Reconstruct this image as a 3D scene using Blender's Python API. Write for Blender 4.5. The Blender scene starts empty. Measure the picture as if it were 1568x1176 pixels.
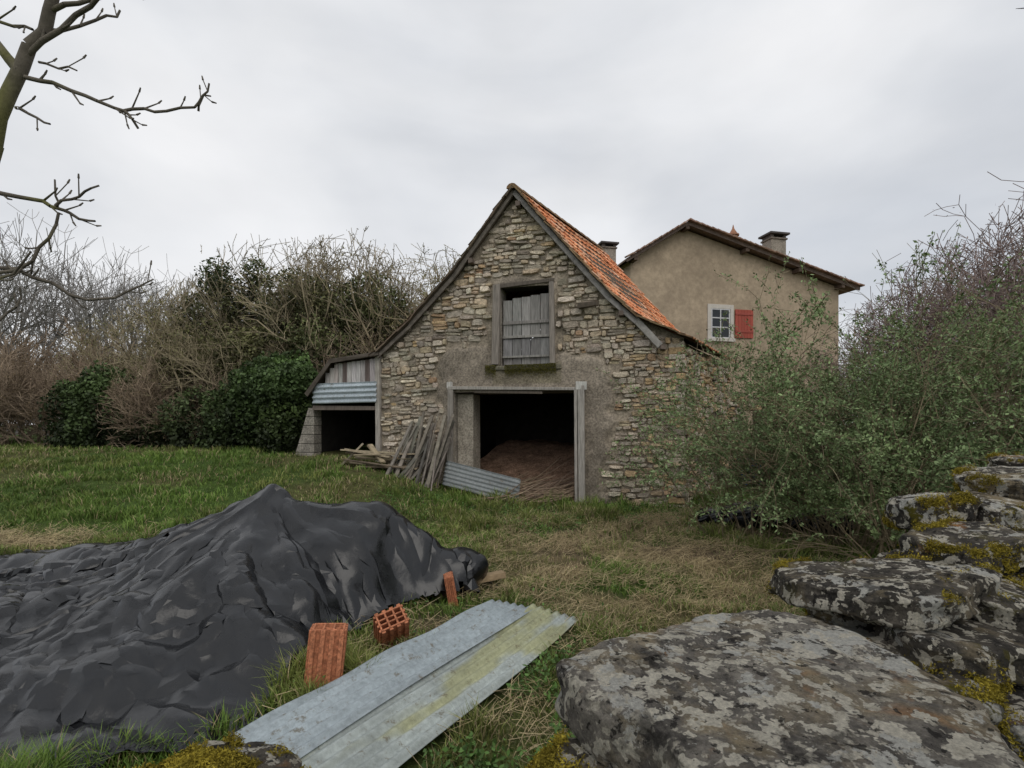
import bpy, math, random, time
import numpy as np
from mathutils import Vector, geometry
scene=bpy.context.scene
scene.view_settings.view_transform='Standard'; scene.view_settings.look='None'; scene.view_settings.exposure=0
R=random.Random(7); NR=np.random.RandomState(11)
# ---------------------------------------------------------------- noise
def _h(i,j,k):
    n=(i.astype(np.int64)*374761393+j.astype(np.int64)*668265263+k.astype(np.int64)*1274126177)&0xffffffff
    n=((n^(n>>13))*1274126177)&0xffffffff
    return ((n^(n>>16))&0xffffffff)/4294967295.0
def vn(x,y,z=0.0):
    x,y,z=np.broadcast_arrays(np.asarray(x,float),np.asarray(y,float),np.asarray(z,float))
    i,j,k=np.floor(x),np.floor(y),np.floor(z); a,b,c=x-i,y-j,z-k
    a=a*a*(3-2*a);b=b*b*(3-2*b);c=c*c*(3-2*c)
    def L(dk):
        p=_h(i,j,k+dk)*(1-a)+_h(i+1,j,k+dk)*a; q=_h(i,j+1,k+dk)*(1-a)+_h(i+1,j+1,k+dk)*a
        return p*(1-b)+q*b
    return L(0)*(1-c)+L(1)*c
def fbm(x,y,z=0.0,o=4):
    s=0;A=1;t=0
    for q in range(o):
        s=s+A*vn(np.asarray(x)*2**q+q*17.3,np.asarray(y)*2**q+q*5.1,np.asarray(z)*2**q);t+=A;A*=.5
    return s/t
def ridged(x,y,z=0.0,o=3):
    s=0;A=1;t=0
    for q in range(o):
        s=s+A*(1-np.abs(2*vn(np.asarray(x)*2**q+q*7.7,np.asarray(y)*2**q+q*3.1,z)-1));t+=A;A*=.5
    return s/t
def tri(x,y,sd=0):
    x=np.asarray(x,float);y=np.asarray(y,float); i,j=np.floor(x),np.floor(y);a,b=x-i,y-j; k=np.zeros_like(i)+sd
    h00,h10,h01,h11=_h(i,j,k),_h(i+1,j,k),_h(i,j+1,k),_h(i+1,j+1,k)
    return np.where(a>b,h00+(h10-h00)*a+(h11-h10)*b,h00+(h01-h00)*b+(h11-h01)*a)
def sst(a,b,x):
    t=np.clip((np.asarray(x,float)-a)/(b-a),0,1); return t*t*(3-2*t)
def H(x,y):
    s=1-sst(-3.6,-.3,x); zl=1.0*sst(4.5,13.5,y); zr=.3*sst(7,16,y)
    z=s*zl+(1-s)*zr
    return z+.05*(fbm(np.asarray(x)*.9+40,np.asarray(y)*.9+40)-.5)+.05*(fbm(np.asarray(x)*3+40,np.asarray(y)*3,0,2)-.5)*sst(1,2.5,y)
def Hf(x,y): return float(H(x,y))
# ---------------------------------------------------------------- materials
def nodes(name):
    m=bpy.data.materials.new(name); m.use_nodes=True; nt=m.node_tree
    return m,nt,nt.nodes['Principled BSDF']
def N(nt,t,**k):
    n=nt.nodes.new(t)
    for a,b in k.items():
        if a in n.inputs: n.inputs[a].default_value=b
        else: setattr(n,a,b)
    return n
def coord(nt,scale=(1,1,1)):
    tc=N(nt,'ShaderNodeTexCoord'); mp=N(nt,'ShaderNodeMapping'); mp.inputs['Scale'].default_value=scale
    nt.links.new(tc.outputs['Object'],mp.inputs['Vector']); return mp.outputs[0]
def noise(nt,vec,scale,detail=6,rough=.6,dist=0):
    n=N(nt,'ShaderNodeTexNoise'); n.inputs['Scale'].default_value=scale;n.inputs['Detail'].default_value=detail
    n.inputs['Roughness'].default_value=rough;n.inputs['Distortion'].default_value=dist
    nt.links.new(vec,n.inputs['Vector']); return n.outputs['Fac']
def ramp(nt,fac,stops):
    r=N(nt,'ShaderNodeValToRGB'); e=r.color_ramp.elements
    while len(e)<len(stops): e.new(.5)
    for el,(p,c) in zip(e,stops):
        el.position=p; el.color=(c if len(c)==4 else (*c,1))
    nt.links.new(fac,r.inputs[0]); return r.outputs[0]
def mix(nt,fac,a,b,mode='MIX'):
    m=N(nt,'ShaderNodeMix',data_type='RGBA',blend_type=mode)
    for s,v in ((m.inputs[0],fac),(m.inputs[6],a),(m.inputs[7],b)):
        if isinstance(v,(int,float)): s.default_value=v
        elif isinstance(v,tuple): s.default_value=(*v,1)
        else: nt.links.new(v,s)
    return m.outputs[2]
def G(v): return (v,v,v)
def bump(nt,bs,h,st,dist):
    b=N(nt,'ShaderNodeBump'); b.inputs['Strength'].default_value=st; b.inputs['Distance'].default_value=dist
    nt.links.new(h,b.inputs['Height']); nt.links.new(b.outputs[0],bs.inputs['Normal'])
def vmat(name,rough=.85,ns=8,amt=.35,bs_=30,bst=.5,bd=.01,spec=.3,stretch=(1,1,1),metal=0,fine=None,fa=.45):
    m,nt,b=nodes(name); at=N(nt,'ShaderNodeAttribute',attribute_name='Col')
    v=coord(nt,stretch); f=noise(nt,v,ns,7,.65)
    r=ramp(nt,f,[(.3,G(1-amt)),(.7,G(1+amt))])
    c=mix(nt,1.0,at.outputs['Color'],r,'MULTIPLY')
    if fine:
        f2=noise(nt,v,fine,3,.7); c=mix(nt,1.0,c,ramp(nt,f2,[(.35,G(1-fa)),(.65,G(1+fa*.65))]),'MULTIPLY')
    nt.links.new(c,b.inputs['Base Color']); b.inputs['Roughness'].default_value=rough
    b.inputs['Specular IOR Level'].default_value=spec; b.inputs['Metallic'].default_value=metal
    if bst>0: bump(nt,b,noise(nt,v,bs_,6,.7),bst,bd)
    return m
M_stone=vmat('limestone_rubble',.9,14,.35,45,.9,.02,.2,fine=70)
M_plaster=vmat('cement_render',.92,3.5,.3,60,.7,.012,.2,fine=25)
M_wood=vmat('weathered_wood',.8,6,.4,30,.7,.008,.25,stretch=(6,6,.6))
M_woodp=vmat('old_planks',.8,9,.4,40,.6,.008,.25)
M_tile=vmat('clay_tile',.85,12,.3,60,.5,.006,.25,fine=35,fa=.3)
M_bark=vmat('bark',.9,10,.35,50,.8,.01,.15)
M_twig=vmat('twigs',.9,2,.2,10,0,.01,.1)
M_leaf=vmat('leaf',.6,1.2,.25,10,0,.01,.25)
M_grass=vmat('grass_blades',.6,.9,.25,10,0,.01,.25)
M_brick=vmat('terracotta_block',.85,14,.25,60,.5,.004,.25,fine=50)
M_stucco=vmat('roughcast',.95,.7,.22,30,.5,.02,.1,fine=5,fa=.16)
M_paint=vmat('painted_joinery',.6,10,.1,40,.1,.003,.3)
M_dark=vmat('dark_fill',.95,4,.3,20,.5,.02,.1)
M_dirt=vmat('dirt',.95,8,.4,40,.9,.03,.1,fine=30)
M_moss=vmat('moss',.9,20,.3,10,0,.01,.1)
def mk_ground():
    m,nt,b=nodes('ground_soil'); at=N(nt,'ShaderNodeAttribute',attribute_name='Col'); v=coord(nt)
    c=mix(nt,1.0,at.outputs['Color'],ramp(nt,noise(nt,v,6,8,.7),[(.3,G(.45)),(.7,G(1.5))]),'MULTIPLY')
    c=mix(nt,1.0,c,ramp(nt,noise(nt,v,60,4,.7),[(.3,G(.5)),(.7,G(1.4))]),'MULTIPLY')
    nt.links.new(c,b.inputs['Base Color']); b.inputs['Roughness'].default_value=.95; b.inputs['Specular IOR Level'].default_value=.1
    bump(nt,b,noise(nt,v,25,8,.75),.9,.05); return m
M_ground=mk_ground()
def mk_tarp():
    m,nt,b=nodes('black_plastic_film'); v=coord(nt)
    c=ramp(nt,noise(nt,v,3,6,.7),[(.3,(.003,.0035,.0045)),(.75,(.008,.009,.011))])
    nt.links.new(c,b.inputs['Base Color'])
    r=ramp(nt,noise(nt,v,5,5,.6),[(.3,G(.20)),(.7,G(.31))]); nt.links.new(r,b.inputs['Roughness'])
    b.inputs['Specular IOR Level'].default_value=.55
    bump(nt,b,noise(nt,v,22,4,.55,.6),.25,.008); return m
M_tarp=mk_tarp()
def mk_metal():
    m,nt,b=nodes('galvanised_sheet'); at=N(nt,'ShaderNodeAttribute',attribute_name='Col'); v=coord(nt)
    c=mix(nt,1.0,at.outputs['Color'],ramp(nt,noise(nt,v,25,8,.75),[(.3,G(.65)),(.7,G(1.2))]),'MULTIPLY')
    c=mix(nt,ramp(nt,noise(nt,v,11,8,.8),[(.56,G(0)),(.63,G(.75))]),c,(.13,.10,.055))
    nt.links.new(c,b.inputs['Base Color']); b.inputs['Metallic'].default_value=.15; b.inputs['Roughness'].default_value=.6
    bump(nt,b,noise(nt,v,50,5,.7),.3,.004); return m
M_metal=mk_metal()
def mk_rock(name,base,pale):
    m,nt,b=nodes(name); v=coord(nt)
    c=ramp(nt,noise(nt,v,5,10,.74),list(zip((.30,.44,.58,.74),base)))
    def lay(c,sc,lo,hi,col,off,dist=.6,det=8,rg=.62,amt=1.0):
        vv=N(nt,'ShaderNodeVectorMath',operation='ADD'); nt.links.new(v,vv.inputs[0]); vv.inputs[1].default_value=(off,off*1.7,off*.3)
        f=ramp(nt,noise(nt,vv.outputs[0],sc,det,rg,dist),[(lo,G(0)),(hi,G(amt))]); return mix(nt,f,c,col)
    c=lay(c,3.2,.52-pale,.62,(.42,.34,.21),3.1,amt=.7)
    c=lay(c,3.4,.61-pale,.69,(.47,.22,.07),9.7,amt=.8)
    c=lay(c,5,.58-pale,.595-pale,(.55,.54,.49),5.5,.25,6,.68)
    c=lay(c,17,.575-pale,.595-pale,(.64,.60,.50),15.5,.2,3,.6)
    c=lay(c,34,.60-pale,.62,(.54,.50,.41),44,.1,3,.6,.85)
    c=lay(c,26,.60,.63,(.03,.028,.026),25.5,.2,4,amt=.85)
    c=lay(c,5,.59,.65,(.045,.042,.04),31,.3,amt=.8)
    c=mix(nt,1.0,c,ramp(nt,noise(nt,v,90,5,.8),[(.3,G(.55)),(.7,G(1.3))]),'MULTIPLY')
    at=N(nt,'ShaderNodeAttribute',attribute_name='Col')
    mm=N(nt,'ShaderNodeMath',operation='MULTIPLY'); sp=N(nt,'ShaderNodeSeparateColor'); nt.links.new(at.outputs['Color'],sp.inputs[0])
    nt.links.new(sp.outputs[0],mm.inputs[0]); nt.links.new(ramp(nt,noise(nt,v,6,8,.75),[(.56,G(0)),(.62,G(1))]),mm.inputs[1])
    c=mix(nt,mm.outputs[0],c,(.12,.105,.02))
    nt.links.new(c,b.inputs['Base Color']); b.inputs['Roughness'].default_value=.97; b.inputs['Specular IOR Level'].default_value=.08
    bump(nt,b,noise(nt,v,20,12,.82),1.0,.04); return m
M_slab=mk_rock('lichen_limestone_slab',[(.045,.043,.041),(.15,.138,.122),(.30,.275,.235),(.43,.40,.34)],.03)
M_rock=mk_rock('lichen_limestone',[(.02,.019,.018),(.065,.06,.053),(.15,.133,.11),(.28,.25,.21)],.01)
# ---------------------------------------------------------------- mesh helpers
def empty(name):
    o=bpy.data.objects.new(name,None); scene.collection.objects.link(o); return o
def addnp(name,V,F,mat,C=None,parent=None,smooth=False):
    V=np.asarray(V,np.float32);F=np.asarray(F,np.int32);k=F.shape[1]
    me=bpy.data.meshes.new(name); me.vertices.add(len(V)); me.vertices.foreach_set('co',V.ravel())
    me.loops.add(F.size); me.loops.foreach_set('vertex_index',F.ravel())
    me.polygons.add(len(F)); me.polygons.foreach_set('loop_start',np.arange(len(F),dtype=np.int32)*k)
    me.polygons.foreach_set('use_smooth',np.full(len(F),smooth,bool))
    me.update(calc_edges=True)
    if C is not None:
        a=me.color_attributes.new('Col','FLOAT_COLOR','POINT'); C=np.asarray(C,np.float32)
        if C.ndim==1: C=np.tile(C,(len(V),1))
        a.data.foreach_set('color',np.concatenate([C,np.ones((len(V),1),np.float32)],1).ravel())
    me.materials.append(mat); o=bpy.data.objects.new(name,me); scene.collection.objects.link(o)
    if parent: o.parent=parent
    return o
class MB:
    def __init__(s): s.V=[];s.F=[];s.C=[]
    def add(s,vs,fs,col):
        b=len(s.V)
        for v in vs: s.V.append(tuple(v)); s.C.append(col)
        for f in fs: s.F.append(tuple(b+i for i in f))
    def box(s,o,a,b,c,col,j=0):
        o,a,b,c=map(Vector,(o,a,b,c)); vs=[o,o+a,o+a+b,o+b,o+c,o+a+c,o+a+b+c,o+b+c]
        if j: vs=[v+Vector((R.uniform(-j,j),R.uniform(-j,j),R.uniform(-j,j))) for v in vs]
        s.add(vs,[(0,3,2,1),(4,5,6,7),(0,1,5,4),(1,2,6,5),(2,3,7,6),(3,0,4,7)],col)
    def beam(s,p,q,w,h,col,up=(0,0,1),j=0):
        p,q=Vector(p),Vector(q); d=(q-p); x=d.cross(Vector(up))
        if x.length<1e-4: x=d.cross(Vector((0,1,0)))
        x.normalize(); y=x.cross(d).normalized()
        s.box(p-x*w/2-y*h/2,d,x*w,y*h,col,j)
    def poly(s,pts,col): s.add(pts,[tuple(range(len(pts)))],col)
    def build(s,name,mat,parent=None,smooth=False,bevel=0):
        me=bpy.data.meshes.new(name); me.from_pydata(s.V,[],s.F); me.update()
        a=me.color_attributes.new('Col','FLOAT_COLOR','POINT')
        a.data.foreach_set('color',np.concatenate([np.array(s.C,np.float32),np.ones((len(s.V),1),np.float32)],1).ravel())
        if smooth: me.polygons.foreach_set('use_smooth',np.ones(len(me.polygons),bool))
        me.materials.append(mat); o=bpy.data.objects.new(name,me); scene.collection.objects.link(o)
        if parent: o.parent=parent
        if bevel:
            bm=o.modifiers.new('b','BEVEL'); bm.width=bevel; bm.segments=2; bm.limit_method='ANGLE'
        return o
def vary(c,a=.12):
    k=1+R.uniform(-a,a); return tuple(max(0,x*k*(1+R.uniform(-a/9,a/9))) for x in c)
def tubes(S,sides=3):
    S=np.asarray(S,float); P0,P1,r0,r1=S[:,0:3],S[:,3:6],S[:,6],S[:,7]
    d=P1-P0; d/=np.linalg.norm(d,axis=1,keepdims=True)+1e-9
    up=np.where(np.abs(d[:,2:3])>.9,np.array([[1.,0,0]]),np.array([[0,0,1.]])); x=np.cross(d,up); x/=np.linalg.norm(x,axis=1,keepdims=True)+1e-9; y=np.cross(x,d)
    rings=[]
    for P,r in ((P0,r0),(P1,r1)):
        for k in range(sides):
            a=2*math.pi*k/sides; rings.append(P+(x*math.cos(a)+y*math.sin(a))*r[:,None])
    V=np.stack(rings,1).reshape(-1,3); b=np.arange(len(S))[:,None]*2*sides
    F=np.concatenate([b+np.array([[k,(k+1)%sides,sides+(k+1)%sides,sides+k]]) for k in range(sides)],0)
    return V,F
def leafgeo(P,size,rs,asp=.5,upb=0.):
    n=len(P); a=rs.normal(size=(n,3)); a/=np.linalg.norm(a,axis=1,keepdims=True)
    t=rs.normal(size=(n,3)); t[:,2]+=upb; b=np.cross(a,t); b/=np.linalg.norm(b,axis=1,keepdims=True)+1e-9
    s=np.asarray(size)[:,None]; V=np.stack([P-a*s,P+b*s*asp,P+a*s,P-b*s*asp],1).reshape(-1,3)
    return V,(np.arange(n)[:,None]*4+np.arange(4)[None])
def inside(px,py,poly):
    r=np.zeros(px.shape,bool); j=len(poly)-1
    for i in range(len(poly)):
        xi,yi=poly[i];xj,yj=poly[j]
        c=((yi>py)!=(yj>py))&(px<(xj-xi)*(py-yi)/(yj-yi+1e-12)+xi); r^=c; j=i
    return r
# ---------------------------------------------------------------- tarpaulin (cloth-simulated over its pile, done first while the scene is light)
foot=[(-.22,5.35),(-.48,4.93),(-.85,4.85),(-1.18,4.62),(-1.5,4.05),(-1.42,3.45),(-1.5,3.05),(-1.66,2.8),(-1.95,2.58),(-2.6,2.35),(-4.6,2.2),(-6.8,2.8),(-7.6,4.2),(-6.9,5.8),(-6.0,6.25),(-5,6.45),(-3.5,6.5),(-2,6.3),(-.8,5.9)]
ctl=[(x,y,.03) for x,y in foot]+[(-2.42,5.0,1.04),(-1.9,5.05,.90),(-1.35,5.05,.84),(-1.0,5.1,.54),(-.75,5.12,.36),(-.42,5.15,.42),(-3.2,5.2,.60),(-3.95,5.3,.36),(-5.3,5.6,.14),
 (-2.3,4.2,.60),(-1.95,3.6,.30),(-3.3,4.2,.32),(-4.3,4,.18),(-3,3.2,.16),(-2.2,2.95,.12),(-1.45,4.5,.46),(-1.6,4.2,.34),(-6,4.4,.12),(-1.62,3.5,.22),(-.7,4.98,.28),(-1.2,4.8,.34)]
ctl+=[(-3.0,5.9,.3),(-2.0,5.8,.4)]
dl=geometry.delaunay_2d_cdt([Vector(c[:2]) for c in ctl],[],[],0,1e-4)
vz={i:(ctl[o[0]][2] if o else 0) for i,o in enumerate(dl[3])}
def tarp_field(st_,x0=-7.7,x1=-.1,y0=2.1,y1=6.6,blur=.055):
    tx=np.arange(x0,x1,st_); ty=np.arange(y0,y1,st_); X,Y=np.meshgrid(tx,ty,indexing='ij')
    wx=X+.14*(fbm(X*1.5+9,Y*1.5)-.5); wy=Y+.14*(fbm(X*1.5,Y*1.5+50)-.5); Zt=np.full(X.shape,-1.)
    for f in dl[2]:
        a,b,c=[dl[0][i] for i in f[:3]]; za,zb,zc=[vz[i] for i in f[:3]]
        den=(b.y-c.y)*(a.x-c.x)+(c.x-b.x)*(a.y-c.y)
        l1=((b.y-c.y)*(wx-c.x)+(c.x-b.x)*(wy-c.y))/den; l2=((c.y-a.y)*(wx-c.x)+(a.x-c.x)*(wy-c.y))/den; l3=1-l1-l2
        m=(l1>=-1e-6)&(l2>=-1e-6)&(l3>=-1e-6); Zt[m]=(l1*za+l2*zb+l3*zc)[m]
    val=Zt>-.5; Zs=np.where(val,Zt,0)
    for _ in range(int((blur/st_)**2)+1): Zs=(Zs*2+np.roll(Zs,1,0)+np.roll(Zs,-1,0)+np.roll(Zs,1,1)+np.roll(Zs,-1,1))/6
    rr=np.hypot(X+2.42,Y-5.0); return X,Y,Zs,val,rr
def gridF(shape):
    idx=np.arange(shape[0]*shape[1]).reshape(shape); return np.stack([idx[:-1,:-1],idx[1:,:-1],idx[1:,1:],idx[:-1,1:]],-1)
tp=empty('tarpaulin_covered_pile')
t0_=time.time()
X,Y,Zs,val,rr=tarp_field(.06,-8.6,.6,1.4,7.4); lump=.12*(tri(X*2.4,Y*2.4,4)-.5)*sst(.02,.2,Zs)*sst(.2,.7,rr)+.05*np.exp(-(rr/.12))
th_=np.arctan2(Y-5,X+2.42); fold=np.abs(tri(th_*3.6+.5*fbm(X*1.2,Y*1.2),rr*.55+3,7)-.5)*2
lump=lump+.12*(fold-.5)*sst(.2,1.1,rr)*sst(.05,.25,Zs)
mzz=np.maximum(Zs+lump,0)+H(X,Y)-.03
Fm=gridF(X.shape).reshape(-1,4)
mound=addnp('rubble_core',np.stack([X,Y,mzz],-1).reshape(-1,3),Fm,M_dirt,np.array([.2,.12,.08]),tp,smooth=True)
mc=mound.modifiers.new('col','COLLISION'); mound.collision.thickness_outer=.01; mound.collision.cloth_friction=40
st_=.031; X,Y,Zs,val,rr=tarp_field(st_)
th_=np.arctan2(Y-5,X+2.42); fold=np.abs(tri(th_*3.6+.5*fbm(X*1.2,Y*1.2),rr*.55+3,7)-.5)*2
ex=X+.12*(tri(X*2.5,Y*2.5,3)-.5); ey=Y+.12*(tri(X*2.5+9,Y*2.5,3)-.5)
ins=inside(ex,ey,foot)&val
Z0=Zs+.06*np.exp(-(rr/.14))+H(X,Y)+.07+.16*fold*sst(.15,1.2,rr)*sst(.02,.2,Zs)+.10*tri(X*2.4+Y,Y*2.2,9)+.04*tri(X*7,Y*6+X*2,5)
F=gridF(X.shape); fm=ins[:-1,:-1]&ins[1:,:-1]&ins[1:,1:]&ins[:-1,1:]; F=F[fm]; used=np.unique(F); mp_=np.full(X.size,-1); mp_[used]=np.arange(len(used)); F=mp_[F]
V0=np.stack([X,Y,Z0],-1).reshape(-1,3)[used]
tarp=addnp('black_tarpaulin',V0,F,M_tarp,None,tp,smooth=True)
try:
    cm_=tarp.modifiers.new('cloth','CLOTH'); s_=cm_.settings; s_.quality=5; s_.mass=.2; s_.tension_stiffness=12; s_.compression_stiffness=12; s_.shear_stiffness=6; s_.bending_stiffness=.03; s_.air_damping=3
    s_.shrink_min=-.12; s_.shrink_max=-.12; cm_.collision_settings.use_collision=True; cm_.collision_settings.distance_min=.012; cm_.collision_settings.friction=60; cm_.collision_settings.collision_quality=2; cm_.collision_settings.use_self_collision=False
    cm_.point_cache.frame_start=1; cm_.point_cache.frame_end=60; scene.frame_start=1; scene.frame_end=60
    for f in range(1,29):
        scene.frame_set(f)
        if time.time()-t0_>150: break
    ev=tarp.evaluated_get(bpy.context.evaluated_depsgraph_get()); V1=np.empty(len(V0)*3,np.float32); ev.data.vertices.foreach_get('co',V1); V1=V1.reshape(-1,3).astype(float)
    tarp.modifiers.remove(cm_)
    d_=np.linalg.norm(V1-V0,axis=1); print('CLOTH frames',f,'t',time.time()-t0_,'nv',len(V0),'disp mean/max',d_.mean(),d_.max(),np.isnan(V1).any())
    if not np.isnan(V1).any() and d_.max()<1.5:
        tarp.data.vertices.foreach_set('co',V1.astype(np.float32).ravel()); tarp.data.update()
except Exception as e_: print('cloth failed',e_)
mound.modifiers.remove(mc); scene.frame_set(1); mound.location=(0,0,-.22)
ssf=tarp.modifiers.new('sub','SUBSURF'); ssf.levels=1; ssf.render_levels=1
bpy.context.view_layer.update()
me2=bpy.data.meshes.new_from_object(tarp.evaluated_get(bpy.context.evaluated_depsgraph_get())); tarp.modifiers.remove(ssf); tarp.data=me2
nv_=len(me2.vertices); A=np.empty(nv_*3,np.float32); me2.vertices.foreach_get('co',A); A=A.reshape(-1,3).astype(float); Nn=np.empty(nv_*3,np.float32); me2.vertices.foreach_get('normal',Nn); Nn=Nn.reshape(-1,3)
def cr(fx,fy,an,sd,wp):
    x=A[:,0]+A[:,2]*.5; y=A[:,1]-A[:,2]*.4; wx=x+wp*(fbm(x*2+sd,y*2,0,2)-.5); wy=y+wp*(fbm(x*2,y*2+sd+9,0,2)-.5)
    return tri((wx*math.cos(an)-wy*math.sin(an))*fx,(wx*math.sin(an)+wy*math.cos(an))*fy,sd)-.5
ra=np.hypot(A[:,0]+2.42,A[:,1]-5); ta=np.arctan2(A[:,1]-5,A[:,0]+2.42)
am=(.5+1.0*sst(.35,.65,fbm(A[:,0]*.9+4,A[:,1]*.9,0,2)))*(.5+.7*sst(.6,2.0,ra)); tipd=sst(.05,.35,ra)
rad=(1-np.abs(2*tri(ta*4.2+.35*fbm(A[:,0]*1.2,A[:,1]*1.2,0,2),ra*.3+2,31)-1))*sst(.1,.9,ra)*(1-.6*sst(1.4,2.8,ra))
A=A+Nn*((.13*cr(2.6,1.5,.5,21,.25)+.085*cr(5.5,3.2,1.4,22,.2)+.034*cr(11,7,2.3,23,.12))*am*tipd+.10*rad)[:,None]
A[:,2]=np.maximum(A[:,2],H(A[:,0],A[:,1])+.008)
me2.vertices.foreach_set('co',A.astype(np.float32).ravel()); me2.update()
dm=tarp.modifiers.new('crisp','DECIMATE'); dm.ratio=.16; dm.use_collapse_triangulate=True
bpy.context.view_layer.update()
me3=bpy.data.meshes.new_from_object(tarp.evaluated_get(bpy.context.evaluated_depsgraph_get())); tarp.modifiers.remove(dm); tarp.data=me3
me3.polygons.foreach_set('use_smooth',np.ones(len(me3.polygons),bool))
try: me3.set_sharp_from_angle(angle=math.radians(17))
except Exception as e_: print('sharp',e_)
me3.update()
# ---------------------------------------------------------------- world, sun, camera
w=bpy.data.worlds.new('World'); scene.world=w; w.use_nodes=True; nt=w.node_tree; bg=nt.nodes['Background']
sk=N(nt,'ShaderNodeTexSky',sky_type='NISHITA'); sk.sun_disc=False; sk.sun_elevation=math.radians(50); sk.sun_rotation=math.radians(200)
tc=N(nt,'ShaderNodeTexCoord'); mp=N(nt,'ShaderNodeMapping'); mp.inputs['Scale'].default_value=(1,1,2.0); mp.inputs['Location'].default_value=(.35,.2,.1)
nt.links.new(tc.outputs['Generated'],mp.inputs['Vector'])
n1=noise(nt,mp.outputs[0],1.5,5,.45,.4)
cl=ramp(nt,n1,[(.30,(6.2,6.5,7.0)),(.44,(7.3,7.5,7.85)),(.56,(8.6,8.7,8.9)),(.7,(9.4,9.4,9.5))])
n2=noise(nt,mp.outputs[0],4,6,.5,.2); cl=mix(nt,1.0,cl,ramp(nt,n2,[(.3,G(.94)),(.7,G(1.04))]),'MULTIPLY')
nt.links.new(mix(nt,.93,sk.outputs[0],cl),bg.inputs['Color']); bg.inputs['Strength'].default_value=.1
sl=bpy.data.lights.new('sun','SUN'); sl.energy=.9; sl.angle=math.radians(45); sl.color=(1,.95,.88)
so=bpy.data.objects.new('sun',sl); scene.collection.objects.link(so); so.rotation_euler=(math.radians(40),0,math.radians(20))
cd=bpy.data.cameras.new('camera'); cam=bpy.data.objects.new('camera',cd); scene.collection.objects.link(cam); scene.camera=cam
cam.location=(0,0,1.7); cam.rotation_euler=(math.radians(90),0,0); cd.lens=18; cd.sensor_width=36; cd.shift_y=.0395; cd.clip_end=2000; cd.clip_start=.05
# ---------------------------------------------------------------- colour regions
def gcol(x,y):
    x=np.asarray(x,float);y=np.asarray(y,float)
    n=fbm(x*.6+3,y*.6+9); n2=fbm(x*1.7+30,y*1.7+9)
    straw=np.exp(-(((x-1.4)/1.9)**2+((y-6.3)/2.2)**2)**1.5)*1.1
    straw=np.maximum(straw,1.0*np.exp(-(((x-2.2-.15*(y-8))/1.5)**2+((y-8.6)/.9)**2)))
    straw=np.maximum(straw,.9*np.exp(-(((x+6.3)/1.3)**2+((y-6.7)/.4)**2)))
    straw=np.maximum(straw,.35*np.exp(-(((x-.2)/.8)**2+((y-3.2)/1.2)**2)))
    straw=straw*sst(.33,.57,n2)
    brown=sst(.50,.70,n)*.5*sst(6,9,y)*(1-.8*sst(-3,0,x))
    return straw,brown,n2
def dirtm(X,Y):
    d=np.exp(-(((X-2.0)/2.0)**2+((Y-6.6-.3*np.sin(X))/.45)**2))
    d=np.maximum(d,.9*np.exp(-(((X+.7)/.9)**2+((Y-4.1)/.6)**2)))
    m=.9*np.exp(-(((X-.9)/1.0)**2+((Y-7.8)/1.6)**2))*sst(.5,.62,fbm(X*2.2+60,Y*2.2,0,3))
    return np.maximum(d,m)
def sg(n,k,a): t=np.linspace(-1,1,n); return np.sinh(t*k)/math.sinh(k)*a
gx=sg(460,5.2,600); gy=6+sg(460,5.2,600)
X,Y=np.meshgrid(gx,gy); Z=H(X,Y); st,br,n2=gcol(X,Y)
green=np.stack([.055+.02*n2,.090+.03*n2,.024+0*n2],-1); soil=np.array([.15,.11,.06]); sc=np.array([.28,.215,.12])
C=green*(1-br[...,None])+soil*br[...,None]; C=C*(1-st[...,None])+(sc*.75)*st[...,None]
dirt=np.maximum(dirtm(X,Y),sst(11.5,13,Y)*sst(2,4,X)*.6)
C=C*(1-dirt[...,None])+np.array([.15,.11,.075])*dirt[...,None]
n=460; idx=np.arange(n*n).reshape(n,n); F=np.stack([idx[:-1,:-1],idx[:-1,1:],idx[1:,1:],idx[1:,:-1]],-1).reshape(-1,4)
addnp('ground',np.stack([X,Y,Z],-1).reshape(-1,3),F,M_ground,C.reshape(-1,3),smooth=True)
# ---------------------------------------------------------------- barn frame
A0=Vector((.085,10.9,0)); g=Vector((.964,-.265,0)).normalized(); nv=Vector((g.y,-g.x,0)); D=Vector((.545,.84,0)).normalized(); up=Vector((0,0,1))
def W(s,z,d=0): return A0+g*s+nv*d+Vector((0,0,z))
prof=[(-3.3,3.28),(-3.2,3.35),(-2.4,4.0),(-1.35,5.02),(0,6.7),(1,5.5),(2,4.32),(2.5,3.84),(3.5,3.36)]
def roofz(s): return float(np.interp(s,[p[0] for p in prof],[p[1] for p in prof]))
barn=empty('stone_barn')
def plm(s,z):
    e=.18*(float(fbm(s*3+5,z*3+8))-.5)*2
    top=np.interp(s,[-1.8,-1.6,-.6,-.4,.8,.95,1.6,2.0],[2.9,3.38,3.3,2.97,2.97,3.2,3.05,2.75])
    a=(-1.78+e<s<2.0+e) and (2.3<z<top+e)
    b=(1.3<s<1.98+e*2 -.1*(z<1)) and z<3
    c=(-1.62+e<s<-1.3) and z<2.5
    d_=(-.45<s<-.3 or .72<s<.86) and 2.9<z<4.75
    f_=(-.5<s<.88) and 4.6<z<4.8+e
    return a or b or c or d_ or f_
def opening(s,z): return (-1.39<s<1.35 and z<2.38) or (-.32<s<.73 and 2.95<z<4.62)
LIM=[(.56,.48,.375),(.49,.42,.325),(.63,.555,.44),(.43,.37,.295),(.53,.455,.35),(.46,.405,.33),(.36,.31,.25),(.60,.535,.43),(.54,.44,.31)]
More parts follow.
